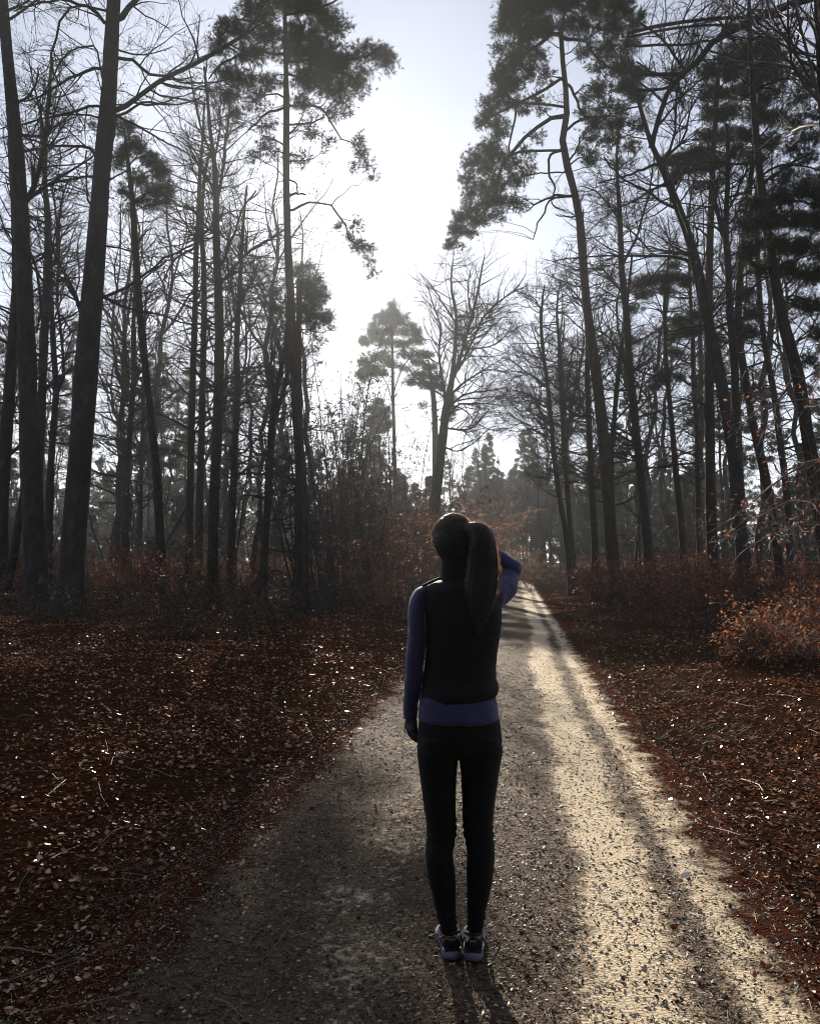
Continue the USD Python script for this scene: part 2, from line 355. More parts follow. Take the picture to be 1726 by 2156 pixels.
def bare_crown(P, R, n1, L1, depth=3, t0=.2, up=.06, twig_r=.004, n2=7, n3=4, a1=(35, 65), k1=7, flat=.6, mean=1.0, lift=0.0):
    """Branches, twigs and twiglets growing from the polylines P. Returns (branch polylines, twig mesh, twig ends, twig directions)."""
    s, d, r, t, par = spawn(P, R, n1, t0, 1.0, *a1, flat, lift)
    L = L1 * rng.uniform(.45, 1.15, n1) * (1.1 - .6 * t)
    r = np.minimum(r * .55, .012 + .011 * L)
    P1, R1 = grow(s, d, L, r, k1, .16, up, .3)
    ms = [tubes(P1, R1, 4)]
    s, d, r, t, par = spawn(P1, R1, n1 * n2, .15, 1.0, 28, 62, flat)
    Lp = L[par]
    L2 = np.clip(Lp * rng.uniform(.22, .5, len(s)), .25, 2.2) * (1.15 - .5 * t)
    P2, R2 = grow(s, d, L2, np.minimum(r * .6, .004 + .005 * L2), 5, .17, up * .8, .45)
    ms.append(tubes(P2, np.maximum(R2, twig_r * .8), 3))
    ends, dirs = P2[:, -1], P2[:, -1] - P2[:, -2]
    if depth >= 3:
        s, d, r, t, par = spawn(P2, R2, n1 * n2 * n3, .2, 1.0, 25, 60, .8)
        L3 = np.clip(L2[par] * rng.uniform(.2, .5, len(s)), .12, .7)
        P3, R3 = grow(s, d, L3, np.full(len(s), twig_r), 2, .15, .03, .6)
        ms.append(tubes(P3, R3, 3))
        ends, dirs = P3[:, -1], P3[:, -1] - P3[:, -2]
    return P1, join(ms), ends, dirs

def clump_points(c, rad, n):
    """Points in a lumpy ellipsoid, denser on top and outside, and their outward directions."""
    lobes = unit(rng.normal(size=(7, 3))) * rng.uniform(.35, .75, (7, 1))
    q = lobes[rng.integers(0, 7, n)] * rng.uniform(.8, 1.25, (n, 1)) + rng.normal(size=(n, 3)) * .30
    ln = np.linalg.norm(q, axis=1, keepdims=True)
    q = np.where(ln > 1.3, q / ln * rng.uniform(.8, 1.3, (n, 1)), q)
    q[:, 2] = np.where(q[:, 2] < -.35, q[:, 2] * .6, q[:, 2])
    return c + q * rad, q

def pine_clumps(C, RAD, roots, root_r, dens, needle_L, tri=8, w=.015, per=1250):
    """Branches to every clump, twigs through it and needle sprays. Returns (branches' mesh list, twigs, needles)."""
    boughs, tw, nd = [], [], []
    for c, rad, root, rr, de in zip(C, RAD, roots, root_r, dens):
        L = np.linalg.norm(c - root)
        mid = (c + root) / 2 + np.array([0, 0, .10 * L]) + rng.normal(size=3) * .06 * L
        p, r = resample([root, mid, c], [rr, rr * .6, max(rr * .22, .007)], 8)
        p[1:-1] += rng.normal(size=(6, 3)) * .02 * L
        boughs.append(tubes(p[None], r[None], 5))
        vol = rad.prod() ** (2 / 3)
        nt = max(7, int(40 * vol ** .5 * de))
        pts, q = clump_points(c, rad, nt)
        mids = (c + pts) / 2 + rng.normal(size=pts.shape) * .1 * rad
        tp = np.stack([np.broadcast_to(p[-2], pts.shape) * .4 + .6 * c, mids, pts], 1)
        tw.append(tubes(tp, np.broadcast_to([.010, .007, .004], (nt, 3)), 3))
        n = max(20, int(vol * per * de))
        own = rng.integers(0, nt, n)
        f = rng.uniform(.35, 1.0, n)[:, None]
        pos = mids[own] * (1 - f) + pts[own] * f + rng.normal(size=(n, 3)) * .09
        pos2, q2 = clump_points(c, rad, n // 2)
        pos = np.vstack([pos, pos2])
        nd.append(tufts(pos, (pos - c) / rad, needle_L, tri, w))
    return boughs, join(tw), join(nd)

def limb_px(P, Y, pts, depth_off, k=12):
    p = at([q[0] for q in pts], [q[1] for q in pts], Y)
    r = np.array([q[2] for q in pts], float) * mper(Y) / 2
    s = np.linspace(0, 1, len(p))
    p = p + (np.array([0, 1.0, 0])[None] * (depth_off * s ** 1.3)[:, None])
    # keep the picture position while the tip moves in depth
    p = np.stack([at(q[0], q[1], Y + depth_off * ss ** 1.3) for q, ss in zip(pts, s)])
    j = np.argmin(np.linalg.norm(P - p[0], axis=1))
    if np.linalg.norm(P[j] - p[0]) > r[0] * .5:
        p = np.vstack([P[j] * [1, 1, .4] + p[0] * [0, 0, .6], p]); r = np.concatenate([[r[0] * 1.15], r])
    return resample(p, r, k)

def hero(name, label, cat, Y, trunk, limbs=(), auto=None, clumps=(), pine=False, bark=None, dens=1.0, needle=.12, leaves=0, leaf_mat="dark_leaf", leaf_size=.06,
         limb_twigs=None, twig_r=.004, tri=8, group=None, twig_mat="twig", offs=None, fat=1.0):
    root = thing(name, label, cat, group)
    bark = bark or ("bark_pine" if pine else "bark_beech")
    P, R = trunk_px(Y, trunk)
    part(root, "trunk", tubes(P[None], R[None], 14), M[bark])
    tw, ends, dirs, lp, lr = [], [], [], [], []
    for n_, pts in enumerate(limbs):
        off = offs[n_] if offs and n_ < len(offs) else rng.uniform(-1, 1) * .45 * math.hypot(pts[-1][0] - pts[0][0], pts[-1][1] - pts[0][1]) * mper(Y)
        p, r = limb_px(P, Y, pts, off)
        p[2:] += rng.normal(size=(len(p) - 2, 3)) * .012
        part(root, "limb", tubes(p[None], r[None], 8), M[bark])
        lp.append(p); lr.append(r)
    if auto:
        if auto.get("n"):
            i0 = int(auto.get("t0", .3) * len(P))
            _, t_, e_, d_ = bare_crown(P[None, i0:], R[None, i0:], auto["n"], auto["L"], auto.get("depth", 3), 0.0, auto.get("up", .06), twig_r, auto.get("n2", 7), auto.get("n3", 4), auto.get("a1", (55, 90)))
            tw.append(t_); ends.append(e_); dirs.append(d_)
    if lp and limb_twigs:
        _, t_, e_, d_ = bare_crown(np.stack(lp), np.stack(lr), limb_twigs["n"], limb_twigs["L"], 3, .12, limb_twigs.get("up", .04), twig_r, limb_twigs.get("n2", 6), limb_twigs.get("n3", 4), (35, 70))
        tw.append(t_); ends.append(e_); dirs.append(d_)
    if len(clumps):
        C, RAD, roots, rr, de = [], [], [], [], []
        for c in clumps:
            x, y, rx, ry = c[0], c[1], c[2], c[3] * fat
            d = c[4] if len(c) > 4 else 1.0
            dy = c[5] if len(c) > 5 else rng.uniform(-1, 1) * rx * 1.5 * mper(Y)
            ce = at(x, y, Y + dy)
            C.append(ce); RAD.append(np.array([rx, (rx + ry) / 2, ry]) * mper(Y)); de.append(d * dens)
            allp = np.vstack([P[int(len(P) * .3):]] + lp); allr = np.concatenate([R[int(len(P) * .3):]] + lr)
            dd = np.linalg.norm(allp - ce, axis=1) + 1.5 * np.maximum(0, allp[:, 2] - ce[2]) + .6 * np.maximum(0, ce[2] - allp[:, 2])
            b = np.argmin(dd); roots.append(allp[b]); rr.append(min(allr[b] * .6, .02 + .012 * dd[b]))
        bo, t_, n_ = pine_clumps(C, RAD, roots, rr, de, needle, tri)
        for b in bo:
            part(root, "bough", b, M[bark])
        tw.append(t_)
        part(root, "needles", n_, M["needle"], smooth=False, kind="stuff")
    if tw:
        part(root, "twigs", join(tw), M[twig_mat], kind="stuff")
    if leaves and ends:
        E, D = np.vstack(ends), np.vstack(dirs)
        k = rng.integers(0, len(E), leaves)
        dd = unit(D[k]) + rng.normal(size=(leaves, 3)) * .5 + np.array([0, 0, -.5])
        part(root, "dead_leaves", leaf_mesh(E[k], dd, rng.normal(size=(leaves, 3)), leaf_size * rng.uniform(.6, 1.3, leaves)), M[leaf_mat], smooth=False, kind="stuff")
    return root

B = dict(up=.05)
# --- left side of the track
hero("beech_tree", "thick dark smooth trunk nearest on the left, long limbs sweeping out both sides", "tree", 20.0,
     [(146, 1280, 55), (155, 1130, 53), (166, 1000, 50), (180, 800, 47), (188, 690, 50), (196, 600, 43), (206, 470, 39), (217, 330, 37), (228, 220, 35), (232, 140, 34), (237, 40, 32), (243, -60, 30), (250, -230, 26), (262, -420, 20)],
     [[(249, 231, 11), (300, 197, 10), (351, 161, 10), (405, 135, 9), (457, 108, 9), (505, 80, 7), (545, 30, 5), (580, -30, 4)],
      [(250, 41, 15), (269, 16, 12), (300, -14, 11), (340, -60, 9), (390, -130, 6)],
      [(250, 123, 8), (270, 122, 7), (290, 135, 7), (325, 160, 6), (351, 158, 5), (386, 174, 4), (433, 172, 3), (480, 168, 2)],
      [(224, 49, 9), (205, 27, 8), (187, 13, 7), (143, 1, 6), (88, 6, 4), (30, 22, 3)],
      [(222, 147, 7), (199, 143, 7), (164, 156, 6), (126, 177, 5), (88, 200, 4), (50, 213, 3)],
      [(216, 226, 6), (190, 222, 6), (164, 231, 5), (102, 247, 4), (41, 262, 3), (0, 272, 2)],
      [(213, 249, 5), (199, 243, 4), (176, 240, 4), (123, 243, 3), (50, 262, 2)],
      [(252, 243, 6), (275, 229, 5), (310, 214, 5), (351, 220, 4), (400, 215, 3), (430, 200, 2)],
      [(252, 242, 7), (262, 250, 6), (293, 266, 5), (337, 293, 4), (398, 325, 3), (420, 350, 2)],
      [(206, 327, 8), (187, 310, 7), (146, 307, 6), (100, 304, 5), (41, 281, 3)],
      [(205, 372, 6), (176, 373, 5), (117, 384, 4), (70, 407, 3)],
      [(200, 445, 5), (184, 410, 4), (182, 360, 4), (183, 316, 3)],
      [(215, 626, 9), (240, 617, 7), (275, 600, 6), (310, 575, 6), (345, 545, 5), (385, 525, 4), (430, 505, 3)],
      [(215, 622, 8), (250, 640, 6), (300, 655, 5), (350, 666, 4), (400, 682, 3), (450, 675, 2)],
      [(182, 672, 14), (168, 645, 9), (155, 610, 7), (135, 570, 6), (112, 525, 5), (95, 480, 3)],
      [(226, 190, 4), (200, 95, 4), (150, 105, 4), (105, 175, 3), (60, 240, 2)],
      [(187, 13, 5), (160, 8, 4), (128, 40, 5), (118, 80, 5), (108, 110, 5), (110, 140, 4), (125, 176, 3), (160, 235, 3), (180, 270, 2)]],
     limb_twigs=dict(n=190, L=2.2, n2=6, n3=4), auto=dict(n=26, L=2.0, t0=.35), leaves=900, leaf_size=.055)
hero("beech_tree", "dark slanting trunk at the far left edge that leans left towards its top", "tree", 22.0,
     [(78, 1250, 50), (72, 1120, 46), (66, 1000, 45), (58, 800, 40), (52, 620, 36), (45, 480, 33), (38, 360, 32), (26, 220, 28), (14, 100, 24), (4, -20, 22), (-12, -180, 18)],
     [[(56, 425, 14), (70, 395, 11), (85, 340, 9), (97, 287, 8), (103, 240, 5), (108, 180, 3)],
      [(60, 420, 9), (90, 395, 7), (130, 370, 6), (165, 350, 4), (200, 325, 3)],
      [(56, 440, 9), (62, 520, 6), (80, 580, 6), (86, 640, 6), (78, 700, 4)],
      [(20, 20, 6), (60, 0, 5), (95, -30, 4)], [(18, 40, 6), (50, 20, 5), (90, -6, 4), (130, -40, 3)],
      [(35, 214, 6), (60, 200, 5), (77, 170, 4), (78, 140, 3)],
      [(60, 560, 5), (90, 590, 5), (115, 640, 4), (150, 700, 3)],
      [(97, 287, 6), (85, 240, 5), (72, 180, 3), (60, 120, 2)], [(97, 287, 6), (110, 250, 4), (128, 190, 3)], [(95, 310, 5), (115, 290, 4), (140, 250, 3)]],
     limb_twigs=dict(n=110, L=1.8, n2=6, n3=4), auto=dict(n=20, L=2.0, t0=.35), leaves=500, leaf_size=.06)
hero("beech_tree", "thin trunk right behind the slanting one at the left edge, running up beside it", "tree", 27.0,
     [(58, 1250, 18), (78, 1040, 17), (86, 900, 17), (92, 740, 17), (98, 600, 15), (100, 480, 12), (94, 360, 10), (99, 250, 8), (110, 120, 6)],
     [], auto=dict(n=60, L=2.4, t0=.3, n2=7), twig_r=.0045)
hero("beech_tree", "leaning thin trunk cut by the left edge of the picture", "tree", 24.0,
     [(4, 1120, 26), (8, 1000, 25), (20, 820, 24), (28, 700, 22), (34, 600, 18), (30, 450, 14), (20, 300, 10)],
     [], auto=dict(n=40, L=2.4, t0=.3), twig_r=.0045)
hero("beech_tree", "bare stem leaning over behind the two leftmost trunks", "tree", 23.0,
     [(14, 1246, 20), (30, 1160, 18), (46, 1060, 16), (62, 960, 13), (76, 870, 10), (92, 780, 6)], [], auto=dict(n=10, L=1.2, t0=.5))
hero("beech_tree", "crooked slender tree in the gap between the two thick left trunks", "tree", 30.0,
     [(102, 1150, 17), (104, 1060, 16), (110, 930, 14), (118, 830, 13), (113, 740, 12), (108, 640, 11), (105, 520, 10), (102, 440, 9), (92, 380, 8), (88, 300, 6), (86, 220, 4)],
     [[(120, 830, 8), (135, 780, 7), (128, 700, 6), (120, 640, 6), (124, 560, 6), (125, 470, 5), (130, 420, 4), (142, 380, 3)], [(108, 560, 6), (120, 470, 5), (110, 400, 4)]],
     limb_twigs=dict(n=50, L=2.6), auto=dict(n=60, L=2.8, t0=.25), twig_r=.005)
hero("beech_tree", "slim bare tree just right of the thickest left trunk, bent a little at mid height", "tree", 34.0,
     [(260, 1200, 15), (264, 1080, 14), (270, 960, 13), (277, 860, 13), (282, 780, 12), (281, 690, 9), (285, 600, 7), (292, 500, 5)],
     [[(277, 800, 5), (262, 735, 4), (238, 690, 3), (215, 670, 2)], [(280, 780, 4), (300, 700, 3), (325, 640, 2)]], limb_twigs=dict(n=16, L=2), auto=dict(n=90, L=3.0, t0=.25), twig_r=.0055, leaves=300, leaf_size=.07)
hero("beech_tree", "very thin bare tree between the slim bent tree and the pine with the dark tuft", "tree", 38.0,
     [(295, 1150, 9), (297, 1000, 9), (301, 880, 8), (303, 800, 7), (304, 700, 6), (310, 600, 4)], [], auto=dict(n=60, L=2.6, t0=.25), twig_r=.006, leaves=300, leaf_size=.08)
hero("pine_tree", "pine with a slanting bare trunk and one dark needle tuft beside the thickest left trunk", "tree", 26.0,
     [(336, 1120, 18), (330, 1000, 17), (318, 880, 16), (306, 770, 15.5), (298, 690, 15), (290, 600, 14.5), (285, 520, 13), (279, 430, 12), (272, 360, 10), (266, 310, 6), (262, 270, 4)],
     [[(285, 520, 4), (305, 490, 3), (330, 478, 2)], [(292, 620, 5), (300, 590, 4), (330, 565, 4), (350, 550, 2)]],
     auto=dict(n=12, L=1.6, t0=.45, depth=3), pine=True,
     clumps=[(268, 270, 22, 18, 1), (240, 270, 28, 22, .7), (285, 305, 22, 25, 1.4), (205, 270, 30, 20, .5), (262, 330, 18, 30, 1.1), (310, 335, 25, 18, 1.6), (335, 362, 25, 22, 1.8), (350, 392, 22, 14, 1.4), (320, 400, 40, 15, 1.3), (290, 375, 24, 18, 1.2), (300, 425, 45, 14, .9), (345, 425, 30, 12, .9), (260, 400, 16, 22, 1.0), (252, 345, 18, 25, .8), (265, 440, 14, 16, .8)])
hero("beech_tree", "left one of two straight thin trunks standing close together left of centre", "tree", 31.0,
     [(396, 1230, 17), (399, 1080, 15), (403, 900, 14), (407, 760, 13), (411, 640, 12), (413, 520, 11), (418, 450, 10), (420, 380, 8), (426, 300, 6), (430, 220, 4)],
     [[(412, 500, 5), (390, 470, 4), (372, 440, 3)], [(413, 505, 6), (440, 480, 5), (470, 455, 3)], [(410, 520, 6), (375, 540, 5), (345, 590, 3)]], limb_twigs=dict(n=30, L=2.2), auto=dict(n=60, L=3.0, t0=.3), twig_r=.005)
hero("beech_tree", "right one of two straight thin trunks standing close together left of centre", "tree", 33.0,
     [(417, 1250, 17), (420, 1080, 15), (425, 900, 14.5), (428, 760, 13.5), (430, 640, 12), (428, 540, 11), (424, 480, 9), (428, 400, 7), (440, 320, 5)],
     [], auto=dict(n=55, L=2.8, t0=.3), twig_r=.005)
hero("beech_tree", "straight grey trunk left of the tall pine, its fine crown forking into many steep stems", "tree", 27.0,
     [(447, 1240, 24), (449, 1100, 22), (456, 940, 21), (461, 800, 20), (462, 700, 19), (459, 600, 17), (456, 520, 15), (455, 430, 13), (452, 350, 11), (444, 290, 9), (438, 220, 7), (430, 140, 5)],
     [[(466, 590, 8), (495, 558, 6), (521, 533, 6), (545, 516, 6), (568, 504, 5), (597, 483, 4)], [(456, 420, 7), (470, 340, 6), (480, 260, 5), (486, 190, 3)], [(453, 350, 6), (430, 290, 5), (412, 220, 4), (400, 150, 3)], [(456, 440, 6), (440, 380, 5), (415, 340, 4), (395, 300, 3)],
      [(452, 330, 5), (462, 270, 4), (465, 200, 3)], [(458, 500, 6), (430, 470, 5), (405, 440, 3)], [(460, 560, 6), (490, 500, 5), (510, 440, 4), (540, 400, 3)]],
     limb_twigs=dict(n=130, L=2.2, n2=7), auto=dict(n=50, L=2.6, t0=.35), twig_r=.0045)
hero("beech_tree", "thin trunk with a slight kink just left of the tall pine", "tree", 30.0,
     [(485, 1230, 17), (489, 1080, 15), (495, 930, 14), (501, 810, 13), (498, 730, 12), (503, 640, 11), (507, 560, 9), (512, 470, 7), (520, 390, 4)],
     [[(503, 650, 6), (525, 600, 5), (550, 560, 3)], [(505, 620, 5), (540, 600, 4), (580, 595, 2)]], limb_twigs=dict(n=40, L=2.0), auto=dict(n=60, L=2.4, t0=.3), twig_r=.005)
hero("beech_tree", "pair of stems leaning right that meet the tall pine from its left", "tree", 24.0,
     [(556, 1180, 16), (562, 1080, 15), (568, 960, 15), (576, 860, 14), (586, 800, 12), (598, 745, 9), (604, 690, 7), (600, 620, 4)],
     [[(571, 900, 9), (590, 850, 9), (603, 790, 8), (606, 740, 7), (610, 680, 5)], [(578, 850, 6), (572, 790, 5), (570, 730, 4), (580, 670, 2)]], limb_twigs=dict(n=50, L=1.6), auto=dict(n=60, L=1.8, t0=.25), leaves=500, leaf_size=.06)
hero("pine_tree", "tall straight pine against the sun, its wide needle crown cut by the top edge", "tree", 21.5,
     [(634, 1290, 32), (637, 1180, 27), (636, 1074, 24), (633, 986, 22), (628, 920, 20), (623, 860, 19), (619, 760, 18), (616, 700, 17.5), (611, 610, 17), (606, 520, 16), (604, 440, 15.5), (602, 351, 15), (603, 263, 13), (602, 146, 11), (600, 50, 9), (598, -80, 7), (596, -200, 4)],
     [[(606, 223, 6), (640, 222, 5), (676, 225, 5), (693, 249, 4), (717, 290, 3), (740, 300, 2), (758, 330, 2)], [(598, 225, 6), (567, 234, 5), (538, 261, 4), (523, 275, 3)], [(606, 262, 5), (649, 258, 4), (682, 246, 3)],
      [(609, 413, 6), (626, 407, 5), (646, 410, 3)], [(609, 379, 4), (622, 384, 3), (626, 405, 3)], [(600, 310, 4), (570, 290, 3), (550, 285, 2)], [(606, 285, 4), (625, 262, 3), (640, 240, 2)],
      [(606, 445, 6), (650, 425, 5), (690, 430, 4), (717, 457, 4), (731, 483, 3), (733, 500, 3)], [(602, 130, 7), (650, 125, 6), (720, 128, 5), (790, 110, 3)], [(602, 150, 7), (640, 165, 5), (690, 185, 4), (740, 180, 3)],
      [(601, 110, 7), (540, 110, 6), (480, 125, 5), (440, 165, 3)], [(601, 90, 6), (560, 60, 5), (510, 40, 4), (470, 70, 3)], [(600, 30, 6), (660, 20, 5), (720, -10, 3)]],
     pine=True, bark="bark_pine", auto=dict(n=14, L=1.2, t0=.55), dens=1.1,
     clumps=[(600, -10, 60, 45, 1.2), (540, 15, 55, 35, 1.2), (660, 5, 55, 40, 1.2), (500, 65, 40, 30, 1), (460, 95, 25, 30, .9), (465, 55, 22, 22, .8), (560, 70, 40, 32, 1), (640, 70, 50, 35, 1), (700, 45, 40, 35, .9), (610, 110, 40, 28, 1.1), (530, 120, 45, 28, 1), (470, 150, 35, 25, .9), (670, 120, 50, 40, 1.5), (655, 160, 40, 38, 1.6), (720, 120, 45, 30, .8), (770, 110, 32, 25, 1), (805, 115, 26, 28, 1.1), (815, 140, 16, 16, .9), (740, 160, 45, 28, 1.1), (700, 190, 40, 26, 1.0), (755, 195, 25, 14, .7), (520, 175, 45, 24, .9), (475, 195, 40, 18, .9), (570, 170, 30, 26, .8), (540, 215, 40, 24, .5), (640, 215, 30, 24, .7), (700, 235, 40, 16, .6), (720, 215, 26, 14, .6),
             (500, 250, 40, 26, .4), (555, 265, 30, 26, .4), (665, 285, 22, 16, .6), (690, 300, 18, 12, .6), (650, 270, 20, 14, .5), (645, 330, 14, 14, .5), (630, 345, 12, 14, .5), (570, 320, 24, 22, .45), (560, 300, 22, 14, .4), (535, 330, 30, 20, .35),
             (752, 300, 15, 18, .9), (762, 325, 13, 16, .8), (772, 350, 12, 14, .6), (782, 372, 8, 10, .4), (745, 350, 10, 12, .3), (738, 498, 13, 14, .7), (750, 470, 14, 10, .5), (755, 515, 16, 15, 1.1), (772, 525, 14, 13, 1), (775, 550, 9, 16, .6), (785, 575, 6, 10, .35), (712, 475, 6, 10, .3)])
hero("pine_tree", "lower pine hiding behind the tall pine's trunk with tufted branches to its right", "tree", 27.0,
     [(628, 1200, 20), (630, 1000, 17), (629, 850, 15), (628, 720, 13), (630, 640, 11), (634, 590, 8), (640, 575, 3)],
     [[(628, 650, 5), (645, 660, 4), (670, 672, 3)], [(628, 690, 4), (650, 695, 3), (672, 700, 2)]], pine=True, dens=1.0,
     clumps=[(645, 560, 14, 12, 1.2), (628, 575, 14, 14, 1.2), (640, 590, 18, 14, 1.3), (660, 585, 22, 18, .9), (675, 605, 18, 18, .9), (650, 615, 20, 18, .9), (685, 625, 14, 12, .7), (665, 640, 22, 16, .9), (690, 668, 16, 18, 1.2), (672, 670, 20, 14, .9), (660, 690, 22, 10, .8), (694, 694, 10, 10, .9), (672, 715, 18, 8, .9), (658, 740, 14, 10, .7), (650, 650, 24, 20, 1.3), (660, 620, 24, 20, 1.4), (655, 675, 22, 16, 1.3), (580, 620, 16, 14, .6), (574, 650, 16, 18, .9), (590, 660, 14, 12, .6), (605, 610, 12, 14, .5)])
# --- middle, farther away
hero("pine_tree", "distant round-topped pine standing alone against the bright sky in the centre", "tree", 58.0,
     [(833, 1090, 9), (831, 980, 8), (828, 860, 7), (826, 760, 6.5), (825, 690, 5), (825, 655, 3)], [[(828, 830, 3), (850, 770, 2.5), (870, 745, 2)], [(827, 850, 3), (810, 800, 2), (790, 780, 2)]], pine=True, dens=1.0, needle=.17, tri=7, fat=1.6,
     clumps=[(826, 655, 22, 15, 1), (808, 672, 24, 14, 1), (845, 672, 24, 14, 1), (790, 697, 28, 13, 1), (825, 695, 25, 14, 1), (862, 695, 24, 13, 1), (775, 718, 24, 11, 1), (810, 722, 28, 10, .9), (850, 722, 26, 10, .9), (880, 715, 18, 12, .9), (800, 748, 34, 9, .9), (770, 765, 22, 10, .9), (860, 745, 26, 9, .9), (790, 780, 35, 12, 1.1), (765, 795, 18, 12, 1), (820, 765, 22, 9, .7), (845, 775, 22, 7, .5)])
hero("pine_tree", "distant pine with flat layered boughs just right of the round-topped pine", "tree", 55.0,
     [(918, 1090, 16), (917, 960, 14), (914, 860, 12), (908, 800, 8), (902, 760, 4)], [], pine=True, dens=1.0, needle=.17, tri=7, fat=1.3,
     clumps=[(895, 748, 26, 9, 1), (880, 765, 22, 8, .9), (905, 772, 24, 8, .9), (885, 790, 30, 9, 1), (915, 792, 22, 9, .9), (870, 805, 26, 8, .9), (920, 815, 26, 10, 1), (895, 812, 22, 8, .8), (945, 840, 18, 9, .8), (955, 862, 14, 8, .8), (945, 880, 20, 10, .8), (890, 855, 14, 8, .5)])
hero("pine_tree", "pale round young pine lower down in the haze, left of the round-topped pine's trunk", "tree", 66.0,
     [(800, 1060, 7), (799, 960, 6), (797, 900, 4), (796, 860, 2)], [], pine=True, dens=1.4, needle=.2, tri=7,
     clumps=[(797, 848, 14, 9, 1), (785, 862, 18, 11, 1), (810, 864, 18, 11, 1), (797, 880, 28, 12, 1), (780, 892, 18, 10, 1), (815, 893, 18, 10, 1), (800, 905, 22, 10, .8)])
hero("beech_tree", "broad bare tree behind the woman's head, its fine crown fanning out over the track", "tree", 40.0,
     [(913, 1095, 25), (918, 1040, 23), (925, 980, 21), (932, 920, 20), (938, 870, 18), (944, 835, 16), (952, 795, 12), (957, 740, 9), (961, 680, 8), (957, 640, 6), (949, 600, 5), (952, 560, 3), (956, 530, 2)],
     [[(952, 800, 9), (969, 752, 8), (983, 705, 7), (996, 660, 6), (1006, 610, 5), (1013, 570, 4), (1020, 535, 2)], [(954, 790, 8), (980, 750, 6), (1000, 705, 5), (1019, 666, 5), (1045, 640, 4), (1072, 620, 3), (1110, 600, 2)],
      [(942, 850, 8), (930, 790, 6), (924, 740, 5), (928, 690, 4), (915, 650, 3), (900, 600, 2)], [(945, 835, 6), (985, 800, 4), (1030, 778, 3), (1070, 782, 2)], [(942, 860, 6), (980, 830, 4), (1030, 822, 3), (1060, 818, 2)],
      [(961, 690, 5), (940, 650, 4), (915, 610, 3), (885, 575, 2)], [(957, 740, 5), (980, 735, 4), (1030, 730, 3), (1075, 690, 2)], [(996, 665, 4), (985, 620, 3), (990, 570, 2)], [(940, 880, 5), (970, 850, 4), (1010, 850, 3), (1050, 852, 2)],
      [(936, 900, 5), (980, 905, 4), (1010, 885, 3), (1030, 860, 2)], [(983, 705, 5), (1000, 690, 4), (1040, 672, 3)], [(930, 940, 5), (960, 950, 3), (1000, 930, 2), (1025, 905, 2)]],
     limb_twigs=dict(n=250, L=3.0, n2=8, n3=4), auto=dict(n=30, L=3.2, t0=.5), twig_r=.0042)
